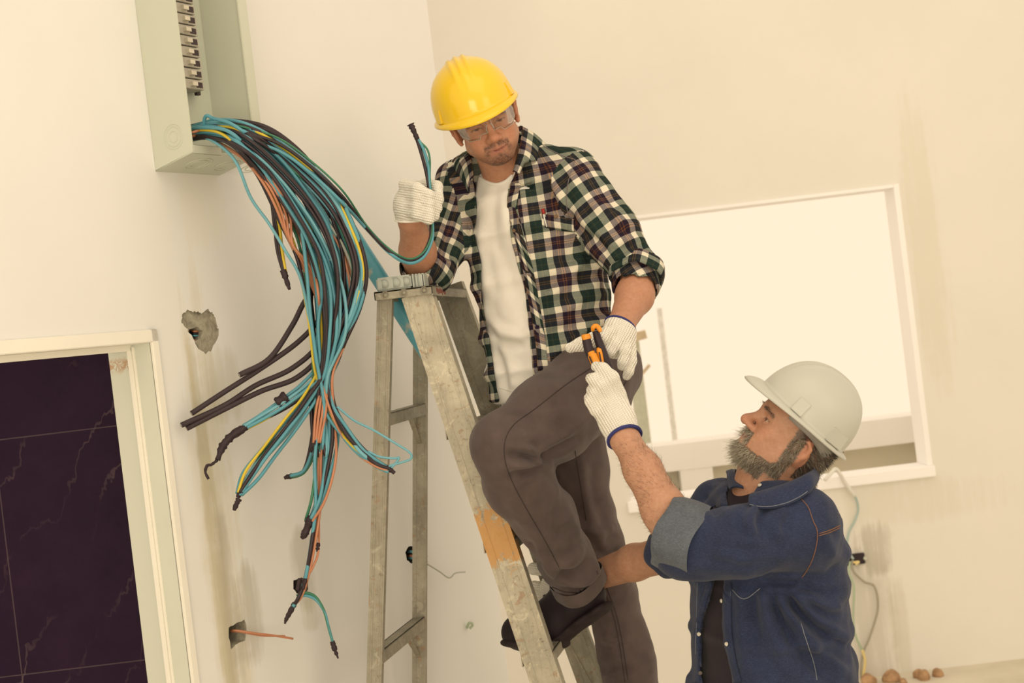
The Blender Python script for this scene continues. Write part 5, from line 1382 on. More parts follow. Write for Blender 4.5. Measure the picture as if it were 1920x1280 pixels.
# pen clipped in the pocket: red cap, white barrel
h0, h1_ = hitS(1020, 392), hitS(1026, 424)
if h0 and h1_:
    pa0, pa1 = h0[0]+h0[1]*0.008, h1_[0]+h1_[1]*0.007; pen = empty('pen', pa0, 'small white pen with red cap clipped in the plaid shirt pocket', 'pen')
    mb = MB(); mb.tube([pa0, pa0+(pa1-pa0)*0.28], 0.0045, 12); mb.build('cap', plain('red_plastic', (0.30, 0.025, 0.02, 1), 0.3), pen, smooth=True)
    mb = MB(); mb.tube([pa0+(pa1-pa0)*0.27, pa0+(pa1-pa0)*0.45], 0.0035, 12); mb.build('barrel', WM['grey'], pen, smooth=True)
    mb = MB(); mb.tube([pa0+(pa1-pa0)*0.3+h0[1]*0.004, pa1+h0[1]*0.004], 0.0017, 8); mb.build('clip', WM['white'], pen, smooth=True)
# seams on the shirt
tubes('armhole_stitch', seam(hitS, [(1078, 300), (1066, 340), (1062, 380), (1072, 420), (1098, 455)])+seam(hitS, [(1008, 268), (1050, 290), (1080, 300)]), 0.0011, M_PLAID, shirtA)
# --- trousers
f = Field()
f.ell(P(1082, 700, 3.80), np.array([SA, FA, Zv]), (0.175, 0.135, 0.12), 0.05)
nearleg = [P(1112, 722, 3.70), P(1030, 785, 3.58), P(950, 838, 3.50), P(972, 900, 3.545), P(1022, 975, 3.62), P(1066, 1050, 3.69), P(1086, 1096, 3.72)]
f.chain(nearleg[:3], [0.112, 0.102, 0.083], 0.05); f.chain(nearleg[2:], [0.083, 0.084, 0.074, 0.066, 0.068], 0.035)
farleg = [P(1062, 740, 3.92), P(1075, 880, 3.95), P(1098, 990, 3.97), P(1143, 1110, 4.0), P(1176, 1240, 4.02), P(1196, 1335, 4.03)]
f.chain(farleg, [0.11, 0.090, 0.082, 0.076, 0.073, 0.076], 0.04)
def hemcut(a, b, r):
    u = vnorm(b-a); f.cone(b+u*0.060, b+u*0.2, r+0.02, r+0.03, 0.004, op='-'); f.cone(b+u*0.010, b+u*0.14, r-0.014, r-0.010, 0.003, op='-')
hemcut(nearleg[-2], nearleg[-1], 0.068)
V, Fc = f.mesh(0.0052, lambda Q: 0.0034*sinnoise(8, 26)(Q)+0.0022*sinnoise(9, 62)(Q)+0.0008*sinnoise(10, 140)(Q), 1)
V = folds(V, Fc, [(a_[0], a_[1], a_[2]*1.5)+tuple(a_[3:]) for a_ in [
 ([(1015, 862), (985, 855), (950, 850)], 7, -0.008), ([(1015, 864), (990, 872), (955, 872)], 7, 0.008), ([(1013, 868), (985, 885), (950, 895)], 8, -0.007), ([(1018, 862), (1030, 850), (1080, 820)], 7, -0.008), ([(1014, 866), (1000, 850), (985, 835)], 6, 0.007),
 ([(1012, 870), (1040, 880), (1055, 900)], 8, 0.006), ([(1080, 985), (1060, 1000), (1040, 1000)], 10, -0.005), ([(1090, 1020), (1070, 1050), (1035, 1060)], 10, 0.008), ([(1110, 1045), (1080, 1075), (1045, 1078)], 8, -0.008),
 ([(1125, 1068), (1095, 1090), (1050, 1086)], 7, 0.008), ([(1000, 1030), (1030, 1065), (1045, 1082)], 8, 0.008), ([(990, 1015), (1020, 1060)], 7, -0.006), ([(1130, 1085), (1110, 1105), (1060, 1104)], 5, -0.006),
 ([(960, 900), (975, 960), (1010, 1020)], 14, 0.004), ([(1040, 900), (1060, 960), (1100, 1010)], 12, 0.004), ([(1000, 740), (1050, 730), (1110, 700)], 16, 0.004), ([(1130, 770), (1090, 790), (1050, 825)], 9, 0.004),
 ([(1090, 860), (1100, 940), (1130, 1020)], 9, 0.006, 4.2), ([(1150, 985), (1120, 1000), (1100, 990)], 9, 0.008), ([(1165, 1030), (1135, 1040), (1110, 1025)], 9, -0.007), ([(1180, 1090), (1150, 1085), (1130, 1060)], 10, 0.006),
 ([(1130, 1190), (1150, 1200), (1180, 1190)], 10, 0.006), ([(1125, 1260), (1150, 1250), (1190, 1260)], 8, -0.006), ([(1175, 690), (1160, 720), (1140, 740)], 6, -0.006)]])
pantsA = mesh_obj('trousers', V, Fc, M_PANT, A_ROOT)
hitP = caster(pantsA)
tubes('seam', seam(hitP, [(1108, 690), (1060, 722), (1005, 765), (960, 800), (945, 840), (955, 890), (985, 950), (1020, 1010), (1052, 1070)]), 0.0010, M_THREAD, pantsA)
tubes('seam', seam(hitP, [(1078, 845), (1090, 920), (1100, 980)])+seam(hitP, [(1118, 1070), (1146, 1140), (1160, 1200), (1172, 1279)])+seam(hitP, [(1123, 1066), (1152, 1140), (1166, 1200), (1178, 1279)]), 0.0011, M_THREAD, pantsA)
tubes('hem', seam(hitP, [(1036, 1100), (1060, 1109), (1090, 1110), (1118, 1098), (1130, 1082)]), 0.0012, M_THREAD, pantsA)
tubes('pocket_seam', seam(hitP, [(1180, 700), (1165, 730), (1140, 748)]), 0.0012, M_THREAD, pantsA)
uh_ = vnorm(nearleg[-1]-nearleg[-2])
cuff('hem_band', nearleg[-1]-uh_*0.026, uh_, 0.0725, 0.0725, 0.040, M_PANT, pantsA, 48, 0.001)
# --- shoes
M_SHOE = plain('black_leather', (0.016, 0.010, 0.015, 1), 0.58, 0.25, var=0.35, scale=14, bump=0.25, bscale=90)
M_SOLE = plain('black_rubber_sole', (0.028, 0.020, 0.022, 1), 0.75, 0.2, var=0.3, scale=40)
def shoe(heel, toe, up, parent, ball=None, w=1.0):
    """heel, ball and toe points on the sole; the sole bends at the ball"""
    heel, toe, up = (np.asarray(q_, float) for q_ in (heel, toe, up))
    if ball is None: ball = heel+(toe-heel)*0.62
    ball = np.asarray(ball, float); cl = spline([heel, heel*0.5+ball*0.5, ball, ball*0.45+toe*0.55, toe], 8); n = len(cl)
    L = np.linalg.norm(ball-heel)+np.linalg.norm(toe-ball)
    X = vnorm(np.cross(toe-heel, up))
    def g(x, y, z):
        k = min(max(y, 0), 1)*(n-1); i_ = min(int(k), n-2); c = cl[i_]+(cl[i_+1]-cl[i_])*(k-i_); T = vnorm(cl[min(i_+2, n-1)]-cl[max(i_-1, 0)])
        return c+X*x+np.cross(X, T)*z+T*(y-min(max(y, 0), 1))*L
    f = Field()
    ys = [0.13, 0.25, 0.38, 0.5, 0.64, 0.76, 0.87]; zs = [0.052, 0.056, 0.056, 0.050, 0.043, 0.038, 0.034]; rr = [0.040, 0.042, 0.044, 0.045, 0.046, 0.043, 0.037]
    f.chain([g(0, y, z*w) for y, z in zip(ys, zs)], [r*w for r in rr], 0.03)
    f.cone(g(0, 0.13, 0.06*w), g(0, 0.15, 0.115*w), 0.040*w, 0.045*w, 0.02); f.cone(g(0, 0.22, 0.085*w), g(0, 0.45, 0.066*w), 0.040*w, 0.036*w, 0.03)
    f.cone(g(0, 0.15, 0.135*w), g(0, 0.15, 0.25), 0.037*w, 0.05, 0.004, op='-')
    V, Fc = f.mesh(0.0045, lambda Q: 0.0014*sinnoise(4, 60)(Q), 1)
    o = mesh_obj('shoe', V, Fc, M_SHOE, parent)
    f = Field()
    for a_, b_ in zip(np.linspace(0.12, 0.86, 8)[:-1], np.linspace(0.12, 0.86, 8)[1:]):
        wd = lambda y: (0.044 if y < 0.25 else 0.040 if y < 0.45 else 0.051 if y < 0.8 else 0.044)*w
        nn = vnorm(np.cross(X, g(0, b_, 0)-g(0, a_, 0)))
        f.cone(g(0, a_, 0.013), g(0, b_, 0.013), wd(a_), wd(b_), 0.012, flat=nn, sx=0.30)
    V, Fc = f.mesh(0.0040, None, 1); mesh_obj('sole', V, Fc, M_SOLE, o)
    mb = MB()
    for k in range(5):
        y = 0.28+0.062*k; z = (0.122-0.006*k-0.012*max(0, k-2)*0.5)*w
        mb.tube(spline([g(-0.026, y, z-0.016), g(-0.01, y+0.01, z), g(0.01, y+0.012, z), g(0.026, y, z-0.016)], 5), 0.0022, 6)
    mb.tube(spline([g(0.0, 0.26, 0.13*w), g(0.030, 0.24, 0.135*w), g(0.038, 0.27, 0.11*w), g(0.01, 0.28, 0.120*w)], 6), 0.0035, 6); mb.tube(spline([g(0.01, 0.27, 0.12*w), g(0.038, 0.27, 0.10*w), g(0.046, 0.26, 0.065*w)], 6), 0.0025, 6)
    mb.build('laces', M_BLK, o, smooth=True); return o
uf = vnorm(img_dir(0.36, 0.93, 0.10))
shoe(P(1154, 1136, 3.71), P(950, 1212, 3.84), uf, A_ROOT, P(1040, 1214, 3.77), 1.12)
shoe(P(1215, 1392, 4.0), P(1025, 1440, 3.95), Zv, A_ROOT)
# --- hard hat and safety glasses
HH = HA.tilt('X', math.radians(6), (-0.011, 0.002, 0.052))
hatA = helmet(HH, M_YELLOW, A_ROOT, 0.016, a=0.107, b=0.132, h=0.128)
t = NT('clear_lens', 0.02, 0.5); tr = t.n('ShaderNodeBsdfTransparent'); tr.inputs[0].default_value = (0.985, 0.99, 0.98, 1); gl = t.n('ShaderNodeBsdfGlossy', Roughness=0.03)
mx = t.n('ShaderNodeMixShader'); fr_ = t.n('ShaderNodeFresnel', IOR=1.45); t.l(t.math('MULTIPLY', fr_.outputs[0], 0.55), mx.inputs[0]); t.l(tr.outputs[0], mx.inputs[1]); t.l(gl.outputs[0], mx.inputs[2]); t.l(mx.outputs[0], t.t.nodes['Material Output'].inputs[0])
M_LENS = t.m
t = NT('clear_frame', 0.15, 0.5); t.b.inputs['Base Color'].default_value = (0.75, 0.72, 0.62, 1); t.b.inputs['Transmission Weight'].default_value = 0.6; M_FRAME = t.m
gls = mesh_obj('safety_glasses', *(lambda R: R)(None) if False else tube_geo([HA.p(-0.074, 0.02, 0.03), HA.p(-0.077, -0.004, 0.032)], 0.002, 6), M_FRAME, A_ROOT)
for q in (-1, 1):
    top, bot, mid = [], [], []
    for th in np.linspace(0.10, 1.22, 14):
        x = 0.078*math.sin(th)*q; y = 0.045+0.066*math.cos(th)
        top.append(HA.p(x, y, 0.040)); bot.append(HA.p(x, y-0.002, (-0.006 if th > 0.42 else 0.004) if th < 0.95 else 0.0+(th-0.95)*0.03))
    strip('lens', top, bot, M_LENS, gls, 0.002, 0.0012, 24, 6)
    mb = MB(); mb.tube(spline(bot, 3), 0.0010, 6); mb.tube(spline([bot[0], HA.p(q*0.010, 0.108, 0.012), HA.p(q*0.004, 0.109, 0.026)], 4), 0.0012, 6); mb.build('rim', M_FRAME, gls, smooth=True)
    mb = MB(); mb.bar(HA.p(q*0.0755, 0.062, 0.026), HA.p(q*0.079, -0.012, 0.030), zA, 0.010, 0.0022); mb.build('temple', M_FRAME, gls)
mb = MB(); mb.tube(spline([HA.p(-0.008, 0.1115, 0.034), HA.p(0, 0.113, 0.036), HA.p(0.008, 0.1115, 0.034)], 4), 0.0022, 6); mb.build('bridge', M_FRAME, gls, smooth=True)
# --- right glove: fist round the wires
f = Field()
f.chain([P(772, 408, 3.57), P(770, 390, 3.56)], [0.041, 0.042], 0.02)
f.ell(P(770, 374, 3.566), np.array([img_dir(1, -0.35), img_dir(0.35, 1), -FWD]), (0.040, 0.050, 0.030), 0.02)
for k, (y0, y1, x1) in enumerate(((346, 374, 822), (362, 390, 819), (380, 404, 814), (395, 413, 804))):
    f.chain([P(758+k*1.5, y0, 3.545), P(782, y0+7, 3.506), P(804, (y0+y1)/2+6, 3.498), P(x1, y1, 3.520), P(x1-6, y1+2, 3.55)], [0.0150, 0.0145, 0.0138, 0.0130, 0.012], 0.0055)
f.chain([P(778, 355, 3.575), P(803, 346, 3.562), P(819, 350, 3.545), P(822, 366, 3.53)], [0.019, 0.0155, 0.0145, 0.0125], 0.008)
cutplane(f, P(772, 411, 3.57), P(770, 380, 3.56)-P(772, 411, 3.57))
gA1 = glove('work_glove', f, 0.0026, A_ROOT, M_KNIT, img_dir(0.25, 1), img_dir(1, -0.3), P(770, 374, 3.5))
mb = MB(); mb.ring(P(772, 411, 3.57), P(770, 380, 3.56)-P(772, 411, 3.57), 0.0405, 0.0026, 40, 8); mb.build('cuff_edge', M_KNIT, gA1, smooth=True)
# --- left glove: open hand behind the pliers
f = Field(); dw = 3.43
f.chain([P(1163, 612, 3.452), P(1160, 630, 3.435)], [0.039, 0.038], 0.02)
f.ell(P(1160, 640, 3.435), np.array([img_dir(0.85, -0.5), img_dir(0.5, 0.85), -FWD]), (0.036, 0.044, 0.022), 0.02)
f.chain([P(1148, 622, 3.43), P(1114, 636, 3.43), P(1090, 645, 3.425), P(1069, 652, 3.42)], [0.018, 0.0165, 0.0155, 0.0125], 0.012)
f.chain([P(1155, 617, 3.42), P(1140, 624, 3.395), P(1130, 633, 3.385), P(1129, 640, 3.395)], [0.0155, 0.0145, 0.0135, 0.0120], 0.006)
f.chain([P(1166, 631, 3.415), P(1153, 646, 3.392), P(1143, 658, 3.388), P(1141, 663, 3.40)], [0.0150, 0.0145, 0.0135, 0.0120], 0.005)
f.chain([P(1175, 640, 3.42), P(1172, 660, 3.40), P(1168, 678, 3.395), P(1166, 686, 3.40)], [0.0150, 0.0140, 0.0130, 0.0115], 0.005)
f.chain([P(1183, 650, 3.43), P(1184, 676, 3.415), P(1179, 696, 3.41), P(1175, 705, 3.415)], [0.0135, 0.0130, 0.0120, 0.0105], 0.005)
cutplane(f, P(1163, 612, 3.452), P(1158, 640, 3.425)-P(1163, 612, 3.452)+img_dir(-0.012, -0.004))
gA2 = glove('work_glove', f, 0.0026, A_ROOT, M_KNIT, img_dir(0.85, -0.5), img_dir(0.5, 0.85), P(1160, 640, 3.43))
mb = MB(); mb.ring(P(1163, 612, 3.452), P(1158, 640, 3.425)-P(1163, 612, 3.452)+img_dir(-0.012, -0.004), 0.0385, 0.0030, 40, 8); mb.build('cuff_edge', M_CUFFBLUE, gA2, smooth=True)
# ================================================================ the older man in the white helmet
def denim_mat(name, c, light=1.35):
    t = NT(name, 0.85, 0.15); v = t.coord(); n = t.noise(v, 14, 5, 0.6); w = t.noise(v, 900, 2); s = t.noise(t.coord(scale=(1, 1, 8)), 160, 3)
    b = np.array(c)
    cc = t.ramp(n, [(0.3, tuple(b*0.72)), (0.7, tuple(b*1.12))])
    cc = t.mix(t.math('MULTIPLY', t.ramp(t.math('MULTIPLY', t.math('ADD', w, s), 0.5), [(0.47, (0, 0, 0)), (0.64, (1, 1, 1))]), 0.45), cc, tuple(b*2.6+0.01)+(1,))
    t.base(cc); t.b.inputs['Sheen Weight'].default_value = 0.1; t.bump(t.math('ADD', w, t.math('MULTIPLY', n, 0.7)), 0.35, 0.002); return t.m
M_DENIM = denim_mat('blue_denim', (0.021, 0.030, 0.068)); M_DENIMIN = denim_mat('denim_reverse', (0.085, 0.10, 0.125))
M_BTEE = cloth_mat('black_jersey', (0.020, 0.014, 0.022, 1), weave=1000, bump=0.2, var=0.1)
M_STITCH = plain('rust_thread', (0.20, 0.10, 0.06, 1), 0.8); M_STITCHL = plain('pale_thread', (0.18, 0.20, 0.24, 1), 0.8)
M_WHITEHAT = plain('white_helmet_shell', (0.47, 0.485, 0.44, 1), 0.35, 0.4, var=0.02, scale=3)

pb_ = P(1450, 1280, 3.2); pb_[2] = 0.0
B_ROOT = empty('person', pb_, 'bearded man in white hard hat and denim shirt reaching up with pliers', 'person', 'people at work')
aB = math.radians(33)
yB = vnorm(img_dir(-math.cos(aB), math.sin(aB), 0.10)); zB0 = img_dir(math.sin(aB), math.cos(aB), 0.17); zB = vnorm(zB0-yB*(zB0@yB)); xB = np.cross(yB, zB)
# image-right of a left-facing head: x axis = y cross z
HB = Loc(P(1483, 828, 3.22), xB, yB, zB, 0.95)
BASE_B = (0.47, 0.265, 0.172)
FB = vnorm((-0.88, -0.47, 0.0)); SB = np.array([-FB[1], FB[0], 0.0])
secB = [((1452, 1420, 3.25), .200, .165), ((1448, 1280, 3.25), .200, .168), ((1440, 1180, 3.25), .195, .155), ((1436, 1090, 3.25), .195, .152), ((1438, 1020, 3.25), .195, .148), ((1440, 965, 3.25), .175, .125), ((1445, 915, 3.26), .120, .09)]
LSb, LEb, LWb = P(1500, 1000, 3.06), P(1278, 1028, 3.10), P(1171, 822, 3.25)
RSb, REb, RWb = P(1345, 960, 3.42), P(1246, 1040, 3.62), P(1080, 1092, 3.88)
f = Field(); add_head(f, HB, thin=1.0, nose=0.008)
f.cone(HB.p(0, -0.02, -0.02), P(1448, 930, 3.26), 0.066, 0.075, 0.04); f.cone(P(1448, 930, 3.26), P(1440, 985, 3.26), 0.075, 0.11, 0.05)
f.cone(HB.p(0, 0.03, -0.07), P(1420, 930, 3.24), 0.045, 0.05, 0.04)
torso(f, secB[1:-1], SB, FB, -0.05)
f.chain([P(1478, 1005, 3.12), LEb], [0.052, 0.046], 0.03); f.chain([LEb, P(1245, 955, 3.14), P(1205, 880, 3.20), LWb, P(1163, 800, 3.27)], [0.046, 0.048, 0.041, 0.031, 0.027], 0.02)
f.chain([RSb, REb], [0.058, 0.046], 0.04); f.chain([REb, P(1190, 1054, 3.72), RWb, P(1060, 1094, 3.9)], [0.046, 0.046, 0.034, 0.033], 0.02)
V, Fc = f.mesh(0.0036, None, 1)
q = HB.inv(V); onhead = (np.abs(q[:, 0]) < 0.11) & (q[:, 2] > -0.13) & (np.linalg.norm(q, axis=1) < 0.2)
C = np.tile(np.array(BASE_B), (len(V), 1))
C[onhead] = face_tint(q[onhead], BASE_B, dict(hair=(0.075, 0.062, 0.050), stubble=0, eye=0.75, lip=(0.40, 0.17, 0.125)))
bm_ = onhead & (q[:, 2] < -0.02) & (q[:, 1] > 0.0)
N = vnormals(V, Fc)
def beard_mask(q):
    x, y, z = q[:, 0], q[:, 1], q[:, 2]; ax = np.abs(x)
    line = -0.052+0.20*np.maximum(0, 0.062-y)+0.0*ax
    jaw = (z < np.where(y > 0.060, -0.0625, np.where(y > 0.012, -0.060+0.75*np.maximum(0, 0.036-y), 0.03))) & (z > -0.112) & (y > -0.006) & ~((z < -0.088) & (y < 0.03))
    side = (y > -0.002) & (y < 0.024) & (z < 0.045) & (z > -0.07) & (ax > 0.045)
    must = (z > -0.045) & (z < -0.027+0.05*np.maximum(0, 0.0-ax)) & (ax < 0.036) & (y > 0.078) & ~((ax < 0.004) & (z > -0.031))
    must |= (z > -0.060) & (z <= -0.034) & (ax > 0.022) & (ax < 0.038) & (y > 0.06)
    lipz = (ax < 0.023) & (z > -0.0605) & (z < -0.041) & (y > 0.08)
    patch = (ax > 0.006) & (ax < 0.020) & (z > -0.066) & (z < -0.058) & (y > 0.08)
    return (jaw | side | must) & ~lipz & ~patch
bmk = onhead & beard_mask(q)
hairk = onhead & (q[:, 1] < 0.016-0.1*np.maximum(0, q[:, 2]-0.01)) & (q[:, 2] > -0.062-0.3*(q[:, 1]+0.03)*(q[:, 1] > -0.03)) & (np.abs(q[:, 0]) < 0.079) & ~((q[:, 1] > -0.026) & (q[:, 1] < 0.012) & (q[:, 2] < 0.036))
rs_ = np.random.RandomState(3); C *= (0.95+0.10*rs_.rand(len(C)))[:, None]
C[bmk] = (0.13, 0.115, 0.090); C[hairk] = (0.055, 0.045, 0.037)
bodyB = tint_obj('body', V, Fc, M_SKIN, B_ROOT, C)
# --- beard and hair as strands
def grow(mask, dens, name, length, r, direc, palette, seed, parent, curl):
    rs = np.random.RandomState(seed); fm = mask[Fc].all(1); Fi = Fc[fm]
    if len(Fi) == 0: return
    idx = rs.randint(0, len(Fi), int(len(Fi)*dens)); w = rs.dirichlet([1, 1, 1, 1], len(idx))
    root = (V[Fi[idx]]*w[:, :, None]).sum(1); nr = N[Fi[idx, 0]]
    qq = HB.inv(root); d = direc(qq); D = d@HB.A; D = D+nr*0.55; D /= np.linalg.norm(D, axis=1)[:, None]
    pc = np.array(palette(qq, rs)); return strands(name, parent, root, nr, D, length(qq), r, pc, M_HAIR, seed, curl)
def pal_b(qq, rs):
    n = len(qq); g = rs.rand(n)[:, None]; chin = np.clip((qq[:, 1]-0.055)/0.03, 0, 1)[:, None]
    light = np.array([0.50, 0.46, 0.36]); dark = np.array([0.070, 0.056, 0.045]); k = np.clip(g*1.15-0.12+0.42*chin, 0, 1)
    return dark*(1-k)+light*k
grow(bmk, 1.15, 'beard', lambda q: 0.012+0.008*np.clip((q[:, 1]-0.05)/0.03, 0, 1)-0.004*(q[:, 2] > -0.045), 0.00055, lambda q: np.stack([q[:, 0]*2, 0.25+0*q[:, 0], -0.9+0*q[:, 0]], 1), pal_b, 5, B_ROOT, 0.28)
def pal_h(qq, rs):
    g = rs.rand(len(qq))[:, None]; return np.array([0.045, 0.036, 0.030])*(1-g**2)+np.array([0.34, 0.31, 0.25])*g**2
grow(hairk, 0.9, 'hair', lambda q: 0.009+0*q[:, 0], 0.0006, lambda q: np.stack([0*q[:, 0], -0.75+0*q[:, 0], -0.55+0*q[:, 0]], 1), pal_h, 6, B_ROOT, 0.15)
# eyebrow
bk_ = onhead & (np.abs(q[:, 2]-0.039+0.25*np.maximum(0, np.abs(q[:, 0])-0.034)) < 0.0045) & (np.abs(q[:, 0]) > 0.012) & (np.abs(q[:, 0]) < 0.055) & (q[:, 1] > 0.05)
grow(bk_, 1.0, 'eyebrow', lambda q: 0.009+0*q[:, 0], 0.0005, lambda q: np.stack([np.sign(q[:, 0]), 0.2+0*q[:, 0], 0.2+0*q[:, 0]], 1), pal_h, 7, B_ROOT, 0.2)
# hair on the forearms
def armhair(a, b, n, seed):
    d_ = b-a; t_ = ((V-a)@d_)/(d_@d_); dist = np.linalg.norm(V-a-np.clip(t_, 0, 1)[:, None]*d_, axis=1); m = (t_ > 0.05) & (t_ < 0.92) & (dist < 0.06)
    rs = np.random.RandomState(seed); Fi = Fc[m[Fc].all(1)]; idx = rs.randint(0, len(Fi), n); w = rs.dirichlet([1, 1, 1, 1], n)
    root = (V[Fi[idx]]*w[:, :, None]).sum(1); nr = N[Fi[idx, 0]]; D = vnorm(d_)*0.8+nr*0.35+np.cross(nr, vnorm(d_))*0.5; D /= np.linalg.norm(D, axis=1)[:, None]
    strands('arm_hair', B_ROOT, root, nr, D, np.full(n, 0.011), 0.00022, np.tile([0.10, 0.055, 0.035], (n, 1)), M_HAIR, seed, 0.3)
armhair(LEb, LWb, 1500, 12)
# --- black T-shirt
f = Field(); secT = [(c, a-0.022, b-0.020) for c, a, b in secB]; torso(f, secT, SB, FB, 0.0); f.cone(P(1445, 925, 3.26), P(1440, 980, 3.26), 0.082, 0.11, 0.04)
f.poly(pxpoly([(1370, 800), (1380, 890), (1388, 912), (1405, 917), (1425, 905), (1440, 880), (1460, 800)], 3.24, 800), P(1360, 930, 2.8)-0.2, P(1470, 800, 3.3)+0.2, 0.004)
V, Fc = f.mesh(0.006, lambda Q: 0.002*sinnoise(31, 30)(Q), 1); teeB = mesh_obj('t_shirt', V, Fc, M_BTEE, B_ROOT)
# --- denim shirt
f = Field(); torso(f, secB, SB, FB, 0.0)
f.cone(P(1448, 935, 3.28), P(1440, 985, 3.26), 0.070, 0.10, 0.03); f.cone(P(1365, 955, 3.40), P(1500, 975, 3.10), 0.075, 0.082, 0.04)
f.cone(RSb, P(1262, 1034, 3.60), 0.074, 0.062, 0.03)
f.ell(P(1560, 1235, 3.3), np.eye(3), (0.055, 0.07, 0.045), 0.05); f.ell(P(1540, 1130, 3.3), np.eye(3), (0.055, 0.08, 0.04), 0.04)
OPEN_B = [(1368, 780), (1372, 900), (1366, 935), (1366, 960), (1352, 1000), (1342, 1080), (1328, 1130), (1316, 1190), (1318, 1290), (1322, 1480), (1388, 1480), (1374, 1285), (1362, 1230), (1356, 1180), (1355, 1080), (1378, 1000), (1398, 950), (1412, 920), (1445, 860), (1460, 780)]
f.poly(pxpoly(OPEN_B, 3.26, 800), P(1300, 1480, 2.7)-0.3, P(1470, 780, 3.3)+0.3, 0.004)
f.cone(P(1500, 995, 3.08), P(1390, 1016, 3.06), 0.086, 0.079, 0.02); f.cone(P(1390, 1016, 3.06), P(1282, 1024, 3.10), 0.079, 0.068, 0.02)
def mouthB(a, b, r): u = vnorm(b-a); f.cone(a+u*0.010, a+u*0.14, r, r+0.012, 0.003, op='-')
mouthB(P(1288, 1020, 3.10), P(1240, 940, 3.15), 0.054); mouthB(P(1252, 1038, 3.62), P(1190, 1054, 3.72), 0.054)
V, Fc = f.mesh(0.0052, lambda Q: 0.0034*sinnoise(15, 24)(Q)+0.0028*sinnoise(16, 55)(Q)+0.0009*sinnoise(17, 130)(Q), 1)
V = folds(V, Fc, [
 ([(1440, 945), (1425, 970), (1430, 1000)], 8, -0.009), ([(1470, 950), (1455, 985), (1462, 1010)], 8, 0.008), ([(1420, 950), (1405, 975), (1412, 1010)], 8, 0.008), ([(1380, 960), (1400, 1000), (1440, 1010)], 8, -0.005),
 ([(1480, 1040), (1440, 1055), (1370, 1050)], 12, 0.005), ([(1340, 1000), (1380, 1015), (1440, 1010)], 10, 0.004), ([(1330, 1050), (1390, 1060), (1460, 1050)], 9, -0.005),
 ([(1450, 1088), (1490, 1140), (1550, 1190), (1590, 1215)], 9, -0.014), ([(1455, 1092), (1480, 1150), (1530, 1215), (1590, 1262)], 9, 0.012), ([(1440, 1095), (1460, 1150), (1500, 1225), (1560, 1280)], 9, -0.010),
 ([(1430, 1095), (1440, 1160), (1465, 1230), (1490, 1280)], 11, 0.008), ([(1500, 1095), (1540, 1110), (1572, 1105)], 8, -0.010), ([(1510, 1110), (1550, 1135), (1578, 1135)], 8, 0.010), ([(1490, 1110), (1530, 1160), (1575, 1185)], 8, 0.008),
 ([(1415, 1095), (1412, 1160), (1420, 1240)], 10, -0.006), ([(1385, 1090), (1390, 1180), (1400, 1270)], 12, 0.005), ([(1535, 990), (1555, 1020), (1565, 1050)], 10, 0.005), ([(1320, 925), (1335, 950), (1345, 965)], 7, -0.006), ([(1340, 905), (1352, 930), (1358, 955)], 6, 0.006),
 ([(1310, 1090), (1312, 1170), (1305, 1270)], 8, 0.005), ([(1495, 1090), (1480, 1092), (1430, 1090)], 6, -0.010)])
shirtB = mesh_obj('denim_shirt', V, Fc, M_DENIM, B_ROOT); hitB = caster(shirtB)
# turned-back cuff (paler reverse) and far cuff
def turnback(name, c, ax, r0, r1, ln, mat): return cuff(name, c, ax, r0, r1, ln, mat, shirtB, 48, 0.003)
turnback('turned_cuff', P(1309, 1018, 3.092), P(1255, 998, 3.110)-P(1309, 1018, 3.092), 0.083, 0.079, 0.082, M_DENIMIN)
turnback('turned_cuff', P(1266, 1030, 3.59), P(1200, 1052, 3.70)-P(1266, 1030, 3.59), 0.060, 0.060, 0.05, M_DENIM)
# collar
cb_, ct_ = [], []
for (x, y), (xt, yt) in zip([(1404, 948), (1425, 953), (1450, 953), (1478, 946), (1502, 934), (1518, 922), (1527, 910)], [(1414, 925), (1430, 920), (1450, 914), (1474, 906), (1500, 895), (1516, 886), (1526, 878)]):
    h_ = hitB(x, y); dd_ = (h_[0]-CAM)@FWD if h_ else 3.15
    cb_.append(P(x, y, dd_-0.006)); ct_.append(P(xt, yt, dd_+0.028))
strip('collar', ct_, cb_, M_DENIM, shirtB, 0.010, 0.004)
mb = MB(); mb.tube(spline([P(*(proj(a*0.88+b*0.12)[:2]), proj(a*0.88+b*0.12)[2]-0.006) for a, b in zip(cb_, ct_)], 6), 0.0008, 5); mb.build('collar_stitching', M_STITCHL, shirtB, smooth=True)
strip('collar', [HB.p(-0.06, -0.03, -0.075), P(1385, 882, 3.36), P(1378, 884, 3.30), P(1385, 900, 3.24), P(1394, 915, 3.19)], [P(1372, 880, 3.44), P(1362, 884, 3.38), P(1364, 892, 3.32), P(1365, 905, 3.27), P(1368, 918, 3.22)], M_DENIM, shirtB, 0.006, 0.004)
# plackets, seams, snaps, pocket
def bpl(pts, dx, nm='placket'):
    a = along(hitB, pts, 0.001); b = along(hitB, [(x+dx, y) for x, y in pts], 0.002)
    if len(a) > 5 and len(b) > 5: strip(nm, a, b, M_DENIM, shirtB, 0.0012, 0.0018, 60, 4)
bpl([(1357, 1092), (1358, 1180), (1365, 1230), (1376, 1278)], 15); bpl([(1337, 1090), (1325, 1130), (1312, 1190), (1313, 1278)], -10)
tubes('seam_stitching', seam(hitB, [(1502, 935), (1515, 950), (1524, 975), (1533, 1000), (1526, 1040), (1512, 1070), (1500, 1086)])+seam(hitB, [(1536, 1000), (1555, 994), (1576, 984)])+seam(hitB, [(1535, 1004), (1555, 998), (1576, 988)]), 0.0010, M_STITCH, shirtB)
tubes('edge_stitching', seam(hitB, [(1370, 1090), (1371, 1180), (1378, 1230), (1388, 1278)])+seam(hitB, [(1308, 1092), (1306, 1180), (1302, 1278)]), 0.0007, M_STITCHL, shirtB)
